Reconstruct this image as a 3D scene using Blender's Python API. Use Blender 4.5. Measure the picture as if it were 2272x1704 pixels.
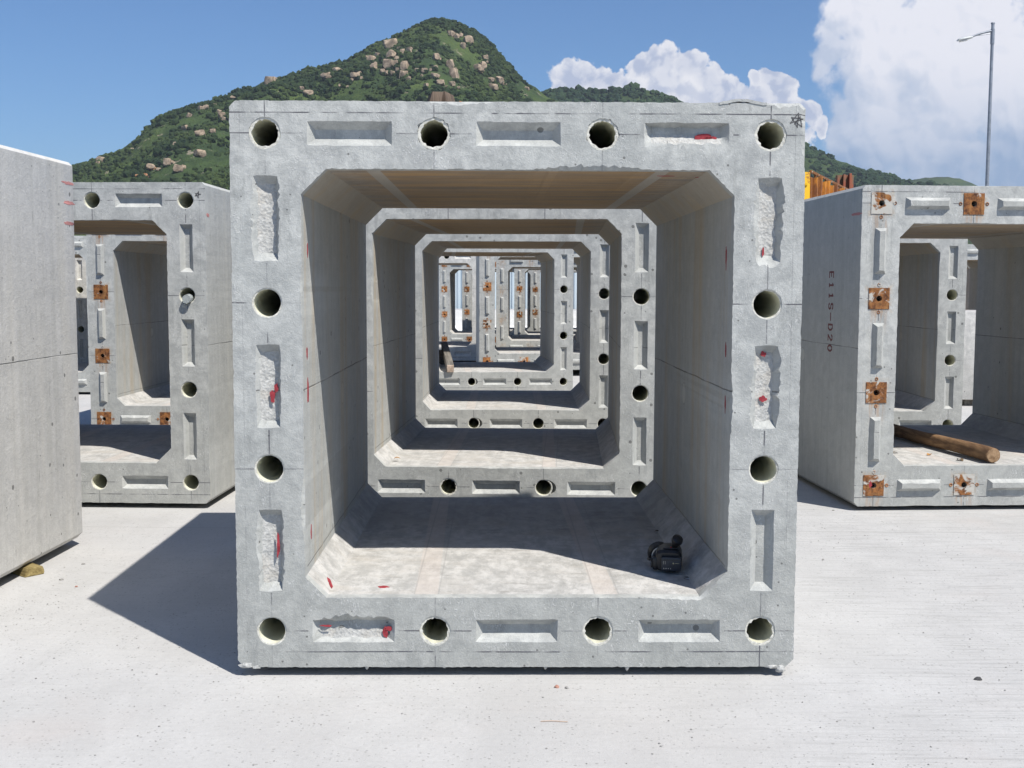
import bpy, bmesh, math, random
import numpy as np
from mathutils import Vector, Matrix, noise, geometry
R = math.radians
random.seed(7)
for o in list(bpy.data.objects): bpy.data.objects.remove(o)
scene = bpy.context.scene
COL = scene.collection

# ------------------------------------------------------------------ camera
F_PX, PITCH, YAW, ROLL, CZ = 2570.0, 0.08326, -0.0163, 0.00311, 1.5465
fw = Vector((math.sin(YAW)*math.cos(PITCH), math.cos(YAW)*math.cos(PITCH), -math.sin(PITCH)))
cx = fw.cross(Vector((0, 0, 1))).normalized(); cu = cx.cross(fw)
rx = cx*math.cos(ROLL)+cu*math.sin(ROLL); ru = -cx*math.sin(ROLL)+cu*math.cos(ROLL)
cam_d = bpy.data.cameras.new('camera'); cam = bpy.data.objects.new('camera', cam_d); COL.objects.link(cam)
m = Matrix((rx, ru, -fw)).transposed().to_4x4(); m.translation = (0, 0, CZ)
cam.matrix_world = m
cam_d.sensor_width = 36; cam_d.lens = 36*F_PX/2272; cam_d.clip_end = 12000; cam_d.clip_start = 0.05
scene.camera = cam
def ray(u, v):
    """direction of a point of the photograph, used to measure where things stand"""
    return fw + rx*((u-1136)/F_PX) + ru*((852-v)/F_PX)
def at_depth(u, v, y):
    d = ray(u, v); k = y/d.y
    return Vector((0, 0, CZ))+d*k
def on_z(u, v, z):
    d = ray(u, v); k = (z-CZ)/d.z
    return Vector((0, 0, CZ))+d*k
S = 1.0271

# ------------------------------------------------------------------ exposure
scene.view_settings.view_transform = 'Standard'; scene.view_settings.look = 'None'
scene.view_settings.gamma = 1.0; scene.view_settings.exposure = 0.46
scene.render.engine = 'CYCLES'

# ------------------------------------------------------------------ node helper
class G:
    """tiny expression builder for shader nodes"""
    dim = '3D'
    def __init__(s, tree): s.t = tree
    def n(s, typ, **kw):
        nd = s.t.nodes.new(typ)
        for k, v in kw.items(): setattr(nd, k, v)
        return nd
    def put(s, inp, v):
        if isinstance(v, bpy.types.NodeSocket): s.t.links.new(v, inp)
        else: inp.default_value = v
    def m(s, op, a, b=0.0, c=0.0, clamp=False):
        nd = s.n('ShaderNodeMath', operation=op, use_clamp=clamp)
        s.put(nd.inputs[0], a); s.put(nd.inputs[1], b); s.put(nd.inputs[2], c)
        return nd.outputs[0]
    def add(s, a, b): return s.m('ADD', a, b)
    def mul(s, a, b): return s.m('MULTIPLY', a, b)
    def sub(s, a, b): return s.m('SUBTRACT', a, b)
    def mx(s, a, b): return s.m('MAXIMUM', a, b)
    def mn(s, a, b): return s.m('MINIMUM', a, b)
    def gt(s, a, b): return s.m('GREATER_THAN', a, b)
    def lt(s, a, b): return s.m('LESS_THAN', a, b)
    def ab(s, a): return s.m('ABSOLUTE', a)
    def ss(s, a, lo, hi, o0=0.0, o1=1.0):
        nd = s.n('ShaderNodeMapRange', interpolation_type='SMOOTHSTEP')
        for i, v in enumerate((a, lo, hi, o0, o1)): s.put(nd.inputs[i], v)
        return nd.outputs[0]
    def lin(s, a, lo, hi, o0=0.0, o1=1.0):
        nd = s.n('ShaderNodeMapRange')
        for i, v in enumerate((a, lo, hi, o0, o1)): s.put(nd.inputs[i], v)
        return nd.outputs[0]
    def xyz(s, v):
        nd = s.n('ShaderNodeSeparateXYZ'); s.put(nd.inputs[0], v); return nd.outputs
    def vec(s, x, y, z):
        nd = s.n('ShaderNodeCombineXYZ')
        for i, v in enumerate((x, y, z)): s.put(nd.inputs[i], v)
        return nd.outputs[0]
    def vm(s, op, a, b=(0, 0, 0)):
        nd = s.n('ShaderNodeVectorMath', operation=op); s.put(nd.inputs[0], a); s.put(nd.inputs[1], b); return nd.outputs[0]
    def noise(s, v, scale, detail=4, rough=0.55, dist=0.0):
        nd = s.n('ShaderNodeTexNoise', noise_dimensions=s.dim); s.put(nd.inputs['Vector'], v)
        s.put(nd.inputs['Scale'], scale); s.put(nd.inputs['Detail'], detail); s.put(nd.inputs['Roughness'], rough); s.put(nd.inputs['Distortion'], dist)
        return nd.outputs['Fac']
    def vor(s, v, scale, out='Distance', rand=1.0, feature='F1'):
        nd = s.n('ShaderNodeTexVoronoi', feature=feature); s.put(nd.inputs['Vector'], v); s.put(nd.inputs['Scale'], scale); s.put(nd.inputs['Randomness'], rand)
        return nd.outputs[out]
    def mix(s, f, a, b, blend='MIX'):
        nd = s.n('ShaderNodeMix', data_type='RGBA', blend_type=blend, clamp_factor=True)
        s.put(nd.inputs[0], f)
        for i, v in ((6, a), (7, b)):
            if isinstance(v, tuple) and len(v) == 3: v = (*v, 1)
            s.put(nd.inputs[i], v)
        return nd.outputs[2]
    def bump(s, h, strength=1.0, dist=0.005, normal=None):
        nd = s.n('ShaderNodeBump'); s.put(nd.inputs['Height'], h); s.put(nd.inputs['Strength'], strength); s.put(nd.inputs['Distance'], dist)
        if normal is not None: s.put(nd.inputs['Normal'], normal)
        return nd.outputs[0]
def newmat(name):
    mt = bpy.data.materials.new(name); mt.use_nodes = True
    g = G(mt.node_tree); g.bsdf = mt.node_tree.nodes['Principled BSDF']
    tc = g.n('ShaderNodeTexCoord'); g.obj = tc.outputs['Object']; g.nor = tc.outputs['Normal']
    g.rnd = g.n('ShaderNodeObjectInfo').outputs['Random']
    g.mat = mt
    return g
def fin(g, col, rough=0.85, bump=None, metal=0.0, spec=0.3):
    b = g.bsdf
    if isinstance(col, tuple) and len(col) == 3: col = (*col, 1)
    g.put(b.inputs['Base Color'], col); g.put(b.inputs['Roughness'], rough); g.put(b.inputs['Metallic'], metal)
    g.put(b.inputs['Specular IOR Level'], spec)
    if bump is not None: g.put(b.inputs['Normal'], bump)
    return g.mat

# ------------------------------------------------------------------ sun and sky
SUN = Vector((0.465, -0.505, 1.0)).normalized()
EL = math.asin(SUN.z); AZ = math.atan2(SUN.x, SUN.y)
sd = bpy.data.lights.new('sun', 'SUN'); sd.energy = 4.6; sd.angle = R(0.55); sd.color = (1.0, 0.955, 0.885)
so = bpy.data.objects.new('sun', sd); COL.objects.link(so); so.location = (30, -40, 80)
so.rotation_euler = SUN.to_track_quat('Z', 'Y').to_euler()

world = bpy.data.worlds.new('World'); scene.world = world; world.use_nodes = True
wt = world.node_tree; w = G(wt); w.dim = '2D'; bg = wt.nodes['Background']
sky = w.n('ShaderNodeTexSky', sky_type='NISHITA'); sky.sun_disc = False
sky.sun_elevation = EL; sky.sun_rotation = AZ; sky.altitude = 0; sky.air_density = 1.0; sky.dust_density = 0.6; sky.ozone_density = 2.0
dirv = w.n('ShaderNodeTexCoord').outputs['Generated']
X, Y, Z = w.xyz(dirv)
front = w.gt(Y, 0.15)
yy = w.mx(Y, 0.1)
px, pz = w.m('DIVIDE', X, yy), w.m('DIVIDE', Z, yy)        # compass direction and height of a point of the sky
pv = w.vec(px, pz, 0.0)
def warp(v, sc, amp):
    n1 = w.noise(v, sc, 3); n2 = w.noise(w.vm('ADD', v, (7.3, 2.1, 4.4)), sc, 3)
    return w.vm('ADD', v, w.vec(w.mul(w.sub(n1, .5), amp), w.mul(w.sub(n2, .5), amp), 0.0))
pw = warp(warp(pv, 9, 0.05), 34, 0.018)
def blobs(lst, v):
    f = None
    for (a, b, r) in lst:
        d = ray(a*S, b*S); c = (d.x/d.y, d.z/d.y, 0)
        dist = w.n('ShaderNodeVectorMath', operation='DISTANCE'); w.put(dist.inputs[0], v); dist.inputs[1].default_value = c
        h = w.m('DIVIDE', dist.outputs['Value'], r*S/F_PX)
        h = w.sub(1.0, h)
        if f is None: f = h
        else:
            nd = w.n('ShaderNodeMath', operation='SMOOTH_MAX'); w.put(nd.inputs[0], f); w.put(nd.inputs[1], h); nd.inputs[2].default_value = 0.12; f = nd.outputs[0]
    return f
low = [(1212,162,40),(1218,152,36),(1262,165,46),(1200,185,26),(1300,178,38),(1368,150,38),(1400,158,42),(1450,155,50),(1502,158,50),(1430,205,66),(1545,190,44),(1585,225,56),(1350,205,44),(1650,190,20),(1692,185,38),(1705,225,56),(1640,235,46),(1756,243,36),(1250,215,50),(1790,270,24),(1290,250,95),(1430,255,110),(1560,285,95),(1680,290,80)]
high = [(1800,60,50),(1830,30,70),(1900,60,120),(2060,70,190),(2180,190,190),(1800,115,46),(1885,150,80),(1905,230,100),(2010,290,150),(1880,310,90),(2220,350,140),(2100,0,170),(1990,150,150)]
fl = blobs(low, pw); fh = blobs(high, pw)
def billow(v):
    t = None
    for sc, am in ((13, .45), (30, .32), (70, .22)):
        nd = w.n('ShaderNodeTexVoronoi', feature='SMOOTH_F1', voronoi_dimensions='2D'); w.put(nd.inputs['Vector'], v); nd.inputs['Scale'].default_value = sc; nd.inputs['Smoothness'].default_value = .35
        d = nd.outputs['Distance']; h = w.mul(w.sub(1.0, w.mul(d, d)), am); t = h if t is None else w.add(t, h)
    return t
wp = warp(pv, 13, .03); wp2 = w.vm('ADD', wp, (.004, .006, 0))
bw = billow(wp); bw2 = billow(wp2)
n_fine = w.noise(pv, 90, 5, .65)
edge_l = w.add(w.add(fl, w.mul(w.sub(bw, .84), .8)), w.mul(w.sub(n_fine, .5), .55))
n_mid = w.noise(pv, 16, 5, .6)
edge_h = w.add(w.add(fh, w.mul(w.sub(bw, .86), .9)), w.add(w.mul(w.sub(n_fine, .5), .38), w.mul(w.sub(n_mid, .5), .45)))
ml = w.ss(edge_l, -.02, 0.12); mh = w.ss(edge_h, -0.04, 0.30)
soft = w.noise(warp(pv, 6, .05), 6.5, 5, .5)
fr = w.sub(w.noise(wp, 55, 4, .6), w.noise(wp2, 55, 4, .6))
relief_l = w.add(w.add(w.mul(w.ss(w.add(w.sub(bw, bw2), w.mul(fr, .5)), -.12, .09), .42), w.mul(w.ss(soft, .30, .66), .28)), w.mul(w.ss(fl, .75, .05), .30))
relief = w.add(w.mul(w.ss(w.add(w.sub(bw, bw2), w.mul(fr, .4)), -.14, .12), .30), w.mul(w.ss(soft, .38, .60), .70))
base_fade = w.ss(pz, 0.06, 0.20)
br_l = w.lin(relief_l, 0.12, .80, 0.74, 1.0)
br_h = w.mul(w.lin(relief, 0.1, .8, 0.72, 1.0), w.lin(base_fade, 0, 1, 0.60, 1.0))
c_l = w.mix(br_l, (4.2, 4.9, 6.3), (7.3, 7.5, 8.0)); c_l = w.mix(w.lin(br_l, .74, 1.0), (5.8, 6.5, 8.4), (10.6, 10.6, 11.1))
c_h = w.mix(w.lin(br_h, .52, 1.0), (3.6, 5.0, 7.4), (10.6, 10.6, 11.3))
low_haze = w.mul(w.ss(pz, 0.22, 0.02), w.ss(px, 0.20, 0.34))
skyc = w.mix(1.0, sky.outputs[0], (0.74, 1.02, 1.36), 'MULTIPLY')
skyc = w.mix(w.mul(low_haze, .75), skyc, (4.2, 5.6, 8.0))
c = w.mix(w.mul(w.mul(mh, .94), front), skyc, c_h)
c = w.mix(w.mul(w.mul(ml, .97), front), c, c_l)
wt.links.new(c, bg.inputs[0]); bg.inputs[1].default_value = 0.062

# ------------------------------------------------------------------ scene helpers
def tag(o, label=None, cat=None, group=None, kind=None):
    for k, v in (('label', label), ('category', cat), ('group', group), ('kind', kind)):
        if v: o[k] = v
    return o
def empty(name, loc, rz=0.0):
    o = bpy.data.objects.new(name, None); COL.objects.link(o); o.location = loc; o.rotation_euler = (0, 0, rz); o.empty_display_size = .2
    return o
def link(name, me, mat, parent=None, loc=None, rot=None):
    o = bpy.data.objects.new(name, me); COL.objects.link(o)
    if mat is not None and not me.materials: me.materials.append(mat)
    if parent: o.parent = parent
    if loc is not None: o.location = loc
    if rot is not None: o.rotation_euler = rot
    return o
def finish(name, bm, sharp=32, smooth=True):
    me = bpy.data.meshes.new(name)
    bmesh.ops.recalc_face_normals(bm, faces=bm.faces) if not getattr(bm, 'keepn', False) else None
    if smooth:
        for f in bm.faces: f.smooth = True
        lim = R(sharp)
        for e in bm.edges:
            if len(e.link_faces) == 2:
                e.smooth = e.calc_face_angle(0) < lim
    bm.to_mesh(me); bm.free()
    return me
def box_bm(bm, sx, sy, sz, c=(0, 0, 0), bev=0.0, rot=None, jit=0.0):
    r = bmesh.ops.create_cube(bm, size=1.0)
    vs = r['verts']
    M = Matrix.Translation(c) @ (rot.to_4x4() if rot else Matrix()) @ Matrix.Diagonal((sx, sy, sz, 1))
    bmesh.ops.transform(bm, matrix=M, verts=vs)
    if jit:
        for v in vs: v.co += Vector([random.uniform(-jit, jit) for _ in range(3)])
    if bev:
        es = list({e for v in vs for e in v.link_edges})
        bmesh.ops.bevel(bm, geom=es, offset=bev, segments=2, affect='EDGES', profile=.6)
def tube_bm(bm, pts, rad, seg=12, cap=True):
    """swept tube through points with a radius for each"""
    pts = [Vector(p) for p in pts]; rads = rad if isinstance(rad, (list, tuple)) else [rad]*len(pts)
    rings = []
    for i, p in enumerate(pts):
        d = (pts[min(i+1, len(pts)-1)]-pts[max(i-1, 0)]).normalized()
        up = Vector((0, 0, 1)) if abs(d.z) < .9 else Vector((1, 0, 0))
        a = d.cross(up).normalized(); b = d.cross(a)
        rings.append([bm.verts.new(p+(a*math.cos(t)+b*math.sin(t))*rads[i]) for t in [2*math.pi*k/seg for k in range(seg)]])
    for r0, r1 in zip(rings, rings[1:]):
        for k in range(seg): bm.faces.new((r0[k], r0[(k+1) % seg], r1[(k+1) % seg], r1[k]))
    if cap: bm.faces.new(rings[0][::-1]); bm.faces.new(rings[-1])

# ------------------------------------------------------------------ materials
W, H, L, T = 2.30, 2.306, 2.285, 0.283
K = 0.142; PX_ = (W-2*K)/3; PZ_ = (H-2*K)/3
ZB, ZT = -0.012, H-0.014
HX = [-W/2+K+i*PX_ for i in range(4)]; HZ = [K+j*PZ_ for j in range(4)]
Z0 = -0.060     # yard level

def concrete(name, base=(.445, .448, .430), stain=1.0, lines=1.0, rustrun=0.0, bugs=.84):
    g = newmat(name)
    x, y, z = g.xyz(g.obj); nx, ny, nz = g.xyz(g.nor)
    off = g.mul(g.rnd, 37.0); P = g.vm('ADD', g.obj, g.vec(off, g.mul(off, .7), g.mul(off, .3)))
    big = g.noise(P, 1.7, 4, .6); mid = g.noise(P, 10.5, 6, .72, .3); fine = g.noise(P, 55, 4, .7); grit = g.noise(P, 210, 2, .6)
    facef = g.lt(ny, -.7)
    inside = g.mul(g.lt(g.ab(x), W/2-.2), g.mul(g.gt(z, .2), g.lt(z, H-.2)))
    inner = g.mul(inside, g.sub(1.0, facef))
    deep = g.gt(y, .05)
    inner = g.mul(inner, deep)
    vert = g.mul(g.sub(1.0, facef), g.gt(g.ab(nx), .5))
    calm = g.sub(1.0, g.mul(vert, .62))
    # blotches of the cement skin
    b0, b1, b2 = base
    col = g.mix(g.add(g.mul(g.ss(mid, .34, .68), calm), g.mul(g.sub(1.0, calm), .62)), (b0*.74, b1*.75, b2*.76), (b0*1.15, b1*1.15, b2*1.14))
    col = g.mix(g.mul(g.ss(big, .45, .70), g.mul(calm, .34)), col, (b0*.74, b1*.77, b2*.77))
    col = g.mix(g.mul(g.ss(big, .46, .28), .35), col, (b0*1.22, b1*1.22, b2*1.22))
    # warm-grey tone, darker low on the face, salt-and-pepper of the cement skin
    low_ = g.mul(g.ss(g.add(z, g.mul(g.noise(P, 2.4, 4), .9)), 1.9, .6), facef)
    col = g.mix(g.mul(low_, .42), col, (b0*.66, b1*.655, b2*.62))
    pep = g.noise(P, 120, 3, .8); col = g.mix(g.mul(g.ss(pep, .60, .70), .55), col, (b0*.52, b1*.53, b2*.53)); col = g.mix(g.mul(g.ss(pep, .40, .31), .50), col, (b0*1.38, b1*1.37, b2*1.34))
    smr = g.noise(g.vm('MULTIPLY', P, (9, 9, 2.2)), 1.0, 5, .75); col = g.mix(g.mul(g.mul(g.ss(smr, .54, .68), .60), facef), col, (b0*.55, b1*.56, b2*.56))
    # pale scuffs and scratches
    sc1 = g.noise(g.vm('MULTIPLY', P, (1, 1, .45)), 26, 3, .5, 2.2)
    scuff = g.mul(g.ss(g.ab(g.sub(sc1, .5)), .022, .0), g.ss(g.noise(P, 5.2, 2), .48, .62))
    col = g.mix(g.mul(g.mul(scuff, .55), facef), col, (.70, .70, .68))
    # rain and form streaks down the sides
    st = g.noise(g.vm('MULTIPLY', P, (19, 19, .55)), 1.0, 4, .6)
    wide = g.noise(g.vm('MULTIPLY', P, (4.2, 4.2, .22)), 1.0, 3, .6)
    col = g.mix(g.mul(g.mul(g.ss(st, .42, .72), .42), vert), col, (b0*.72, b1*.73, b2*.70))
    col = g.mix(g.mul(g.mul(g.ss(wide, .50, .72), .32), vert), col, (b0*1.16, b1*1.12, b2*1.02))
    dash = g.ss(g.noise(g.vm('MULTIPLY', P, (60, 60, 9)), 1.0, 1), .735, .77)
    col = g.mix(g.mul(g.mul(dash, .6), vert), col, (b0*.45, b1*.46, b2*.46))
    if rustrun:
        ax = g.m('PINGPONG', g.add(x, -HX[0]+10*PX_), PX_/2); az = g.m('MODULO', g.add(g.sub(HZ[0]+10*PZ_, z), 0.0), PZ_)
        rim = g.mul(g.lt(g.ab(g.sub(g.ab(x), W/2-K)), .14), 1.0); rim = g.mx(rim, g.mx(g.lt(z, K+.16), g.gt(z, H-K-.16)))
        run = g.mul(g.ss(ax, .085, .02), g.mul(g.ss(az, .30, .04), rim)); rn = g.noise(g.vm('MULTIPLY', P, (55, 55, 5)), 1.0, 4, .6)
        col = g.mix(g.mul(g.mul(g.mul(run, facef), g.ss(rn, .42, .62)), .75*rustrun), col, (.36, .20, .095))
        hal = g.mul(g.ss(g.mx(ax, g.m('PINGPONG', g.add(z, -HZ[0]+10*PZ_), PZ_/2)), .115, .07), g.mul(facef, g.ss(g.noise(P, 28, 4, .7), .45, .62)))
        col = g.mix(g.mul(g.mul(hal, rim), .55*rustrun), col, (.40, .27, .15))
    # fine grain
    col = g.mix(g.lin(g.add(g.mul(fine, .6), g.mul(grit, .4)), .3, .7, .0, .30), col, (b0*.62, b1*.63, b2*.63))
    # bug holes
    vc = g.n('ShaderNodeTexVoronoi'); g.put(vc.inputs['Vector'], P); vc.inputs['Scale'].default_value = 21
    cell = g.xyz(vc.outputs['Color'])
    rr = g.lin(g.mul(cell[1], cell[1]), 0, 1, .08, .30)
    bug = g.mul(g.lt(vc.outputs['Distance'], rr), g.gt(cell[0], g.add(bugs, g.mul(vert, .96-bugs))))
    bugd = g.mul(bug, g.lt(nz, .5))
    col = g.mix(g.mul(bugd, .72), col, (.10, .10, .095))
    # setting-out lines on the end face
    def near(a, c, wd): return g.ss(g.ab(g.sub(a, c)), wd, wd*.25)
    wob = g.mul(g.sub(g.noise(P, .9, 1), .5), .004)
    xw, zw = g.add(x, wob), g.add(z, wob)
    brk = g.ss(g.noise(P, 2.6, 3), .40, .56)
    brk2 = g.ss(g.noise(P, 14, 2), .34, .5)
    ln = g.mx(near(zw, ZT-.047, .0040), near(zw, ZB+.066, .0040))
    ln = g.mul(ln, brk)
    cr = None
    for c in HX:
        s_ = near(xw, c, .0038); cr = s_ if cr is None else g.mx(cr, s_)
    zh = None
    for c in HZ:
        s_ = near(zw, c, .0038); zh = s_ if zh is None else g.mx(zh, s_)
    # cross marks only close to the duct centres
    dx = g.sub(g.m('PINGPONG', g.add(x, -HX[0]+10*PX_), PX_/2), 0); dz = g.m('PINGPONG', g.add(z, -HZ[0]+10*PZ_), PZ_/2)
    cr = g.mul(cr, g.mul(g.lt(dz, .16), g.sub(1.0, g.mul(g.sub(1.0, brk), .8))))
    zh = g.mul(zh, g.mul(g.lt(dx, .15), g.sub(1.0, g.mul(g.sub(1.0, brk), .8))))
    ed = g.mul(near(g.ab(xw), W/2-.042, .0026), g.mul(brk, .25))
    lines_ = g.mul(g.mul(g.mx(g.mx(ln, cr), g.mx(zh, ed)), brk2), g.mul(facef, .95*lines))
    lines_ = g.mn(g.mul(lines_, 1.25), 1.0)
    col = g.mix(lines_, col, (.10, .10, .11))
    # casting joints round the ring
    seam = g.mul(near(g.add(z, g.mul(g.sub(g.noise(P, 3, 2), .5), .012)), H*.492, .0045), g.mul(vert, g.lin(brk, 0, 1, .35, .85)))
    seam2 = g.mul(near(g.add(z, g.mul(g.sub(g.noise(P, 5, 3), .5), .016)), .400, .005), g.mul(g.mul(vert, inner), .55))
    col = g.mix(g.mx(seam, seam2), col, (.13, .13, .125))
    patch_y = g.sub(y, 1.18); patch_z = g.sub(z, 1.02)
    pr = g.m('SQRT', g.add(g.mul(patch_y, patch_y), g.mul(patch_z, patch_z)))
    ring = g.mul(g.mul(near(pr, .055, .006), .35), vert)
    col = g.mix(ring, col, (.2, .2, .19))
    col = g.mix(g.mul(g.mul(g.lt(pr, .05), .45), vert), col, (b0*1.3, b1*1.28, b2*1.2))
    # ceiling: orange and brown form stains, pale joint bands
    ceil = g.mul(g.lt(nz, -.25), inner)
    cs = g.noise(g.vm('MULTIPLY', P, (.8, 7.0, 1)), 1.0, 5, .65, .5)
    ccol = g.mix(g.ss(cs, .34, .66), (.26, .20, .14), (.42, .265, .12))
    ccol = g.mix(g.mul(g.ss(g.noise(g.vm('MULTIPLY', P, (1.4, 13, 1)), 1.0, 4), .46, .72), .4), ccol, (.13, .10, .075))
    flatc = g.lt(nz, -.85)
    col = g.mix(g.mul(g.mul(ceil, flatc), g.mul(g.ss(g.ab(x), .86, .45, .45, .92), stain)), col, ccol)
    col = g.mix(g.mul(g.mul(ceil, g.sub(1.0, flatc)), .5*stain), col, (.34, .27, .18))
    band = g.ss(g.ab(g.sub(g.ab(x), .585)), .030, .026)
    col = g.mix(g.mul(g.mul(band, ceil), .75), col, (.40, .38, .34))
    # walls inside: ochre curtains
    och = g.mul(g.ss(g.noise(g.vm('MULTIPLY', P, (5.5, 5.5, .35)), 1.0, 4, .6), .47, .70), g.mul(vert, inner))
    col = g.mix(g.mul(och, .55*stain), col, (.42, .33, .21))
    # floor inside: white laitance, ragged scale, two pinkish joint bands
    flo = g.mul(g.gt(nz, .25), inner)
    fn = g.noise(g.vm('MULTIPLY', P, (1, .55, 1)), 15, 5, .7)
    fcol = g.mix(g.ss(fn, .35, .66), (.35, .345, .33), (.52, .51, .49))
    fcol = g.mix(g.mul(g.ss(g.noise(P, 3.1, 4), .5, .66), .55), fcol, (.45, .43, .40))
    spk = g.ss(g.noise(P, 48, 3, .7), .63, .70)
    fcol = g.mix(g.mul(spk, .5), fcol, (.24, .235, .22))
    drt = g.noise(g.vm('MULTIPLY', P, (5, 16, 5)), 1.0, 6, .8); fcol = g.mix(g.mul(g.ss(drt, .55, .66), .55), fcol, (.22, .21, .19))
    wrm = g.noise(g.vm('MULTIPLY', P, (1.5, 5, 1)), 1.0, 4, .7); fcol = g.mix(g.mul(g.ss(wrm, .5, .68), .4), fcol, (.41, .37, .315))
    fcol = g.mix(g.mul(g.ss(y, .9, 1.9), .42), fcol, (.21, .215, .21))  # rear of the floor darker: dirt, plus shade put into the colour
    fb = g.ss(g.ab(g.sub(g.ab(g.add(x, g.mul(y, .02))), .375)), .050, .046)
    fcol = g.mix(g.mul(fb, .45), fcol, g.mix(g.noise(P, 6, 3), (.49, .42, .37), (.52, .47, .43)))
    fe = g.mx(near(g.ab(x), .425, .005), near(g.ab(x), .325, .005))
    fcol = g.mix(g.mul(fe, .45), fcol, (.28, .27, .26))
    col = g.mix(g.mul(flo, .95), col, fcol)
    # bump
    h = g.add(g.mul(mid, .9), g.add(g.mul(fine, .55), g.mul(grit, .30)))
    h = g.sub(h, g.mul(bugd, 1.2)); h = g.add(h, g.mul(scuff, .35)); h = g.sub(h, g.mul(g.mx(seam, seam2), .8))
    h = g.add(h, g.mul(flo, g.add(g.mul(fn, 1.6), g.mul(spk, .6))))
    nb = g.bump(h, .55, .007)
    return fin(g, col, .88, nb, spec=.25)

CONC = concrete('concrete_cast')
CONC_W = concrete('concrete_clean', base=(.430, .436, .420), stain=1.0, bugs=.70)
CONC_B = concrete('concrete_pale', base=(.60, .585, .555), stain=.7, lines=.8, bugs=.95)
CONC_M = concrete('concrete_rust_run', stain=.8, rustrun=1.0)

def rubble():
    g = newmat('concrete_broken')
    a = g.noise(g.obj, 60, 5, .75); v = g.vor(g.obj, 75); c2 = g.noise(g.obj, 14, 3)
    col = g.mix(g.ss(a, .35, .65), (.36, .36, .345), (.49, .49, .47)); col = g.mix(g.mul(g.ss(c2, .5, .7), .5), col, (.42, .39, .34))
    return fin(g, col, .95, g.bump(g.add(a, g.mul(v, .6)), .8, .006), spec=.2)
RUB = rubble()
def mortar():
    g = newmat('mortar_rim'); a = g.noise(g.obj, 70, 4, .7)
    return fin(g, g.mix(g.ss(a, .3, .7), (.44, .43, .38), (.66, .65, .59)), .9, g.bump(a, .9, .006), spec=.2)
MORT = mortar()
def duct():
    g = newmat('duct_plastic'); a = g.noise(g.obj, 9, 3)
    return fin(g, g.mix(a, (.60, .60, .48), (.72, .71, .58)), .55, spec=.4)
DUCT = duct()
def rust(name, mort=0.0, bright=1.0):
    g = newmat(name)
    off = g.mul(g.rnd, 50.0); P = g.vm('ADD', g.obj, g.vec(off, g.mul(off, .3), g.mul(off, .6)))
    a = g.noise(P, 26, 5, .7); b = g.noise(P, 9, 4, .6, .8); s = g.noise(g.vm('MULTIPLY', P, (40, 40, 6)), 1.0, 3)
    col = g.mix(g.ss(a, .32, .68), (.065*bright, .026*bright, .014*bright), (.30*bright, .125*bright, .040*bright))
    col = g.mix(g.mul(g.ss(s, .5, .7), .5), col, (.36*bright, .19*bright, .07*bright))
    if mort > 0: col = g.mix(g.mul(g.ss(b, .62-mort*.26, .68-mort*.24), .92), col, (.46, .45, .41))
    return fin(g, col, .85, g.bump(g.add(a, b), .7, .004), spec=.3)
RUST = rust('rusty_steel', .12); RUSTM = rust('rusty_steel_mortared', .62); RUSTB = rust('rusty_steel_orange', .25, 1.5); RUSTL = rust('rusty_steel_limed', .30)
def stainmat():
    """thin rust run-off skin on the concrete round a plate"""
    g = newmat('rust_bleed'); P = g.vm('ADD', g.obj, g.vec(g.mul(g.rnd, 31.0), 0.0, g.mul(g.rnd, 17.0)))
    a = g.noise(P, 22, 5, .7)
    return fin(g, g.mix(a, (.45, .30, .17), (.40, .40, .37)), .9)
def flat(name, c1, c2, sc=20, rough=.6, bump=.3, metal=0.0, spec=.4, dist=.003):
    g = newmat(name); P = g.vm('ADD', g.obj, g.vec(g.mul(g.rnd, 31.0), 0.0, g.mul(g.rnd, 17.0)))
    a = g.noise(P, sc, 5, .65)
    return fin(g, g.mix(g.ss(a, .3, .7), c1, c2), rough, g.bump(a, bump, dist), metal, spec)
RED = flat('red_paint', (.20, .018, .026), (.36, .045, .055), 45, .8)
REDF = flat('faded_red_paint', (.42, .17, .16), (.50, .25, .23), 60, .85)
def wood(name, c1, c2, axis=1):
    g = newmat(name); sc = [26, 26, 26]; sc[axis] = 1.6
    P = g.vm('ADD', g.obj, g.vec(g.mul(g.rnd, 31.0), 0.0, 0.0))
    a = g.noise(g.vm('MULTIPLY', P, tuple(sc)), 1.0, 5, .7, .4); b = g.noise(P, 5, 3)
    col = g.mix(g.ss(a, .3, .7), c1, c2); col = g.mix(g.mul(g.ss(b, .5, .7), .4), col, (c1[0]*.6, c1[1]*.6, c1[2]*.6))
    return fin(g, col, .85, g.bump(a, .8, .006), spec=.25)
WOOD = wood('timber_brown', (.16, .095, .05), (.36, .24, .14)); WOODP = wood('timber_pale', (.36, .26, .19), (.56, .45, .36)); WOODR = wood('timber_weathered', (.10, .055, .032), (.27, .165, .085), 1); WOODD = wood('timber_rust_stained', (.08, .06, .048), (.22, .16, .115), 2); WOODY = wood('timber_mossy', (.12, .085, .03), (.34, .27, .12), 1)
WOODG = wood('timber_grey', (.10, .09, .08), (.22, .20, .17), 1)

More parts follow.
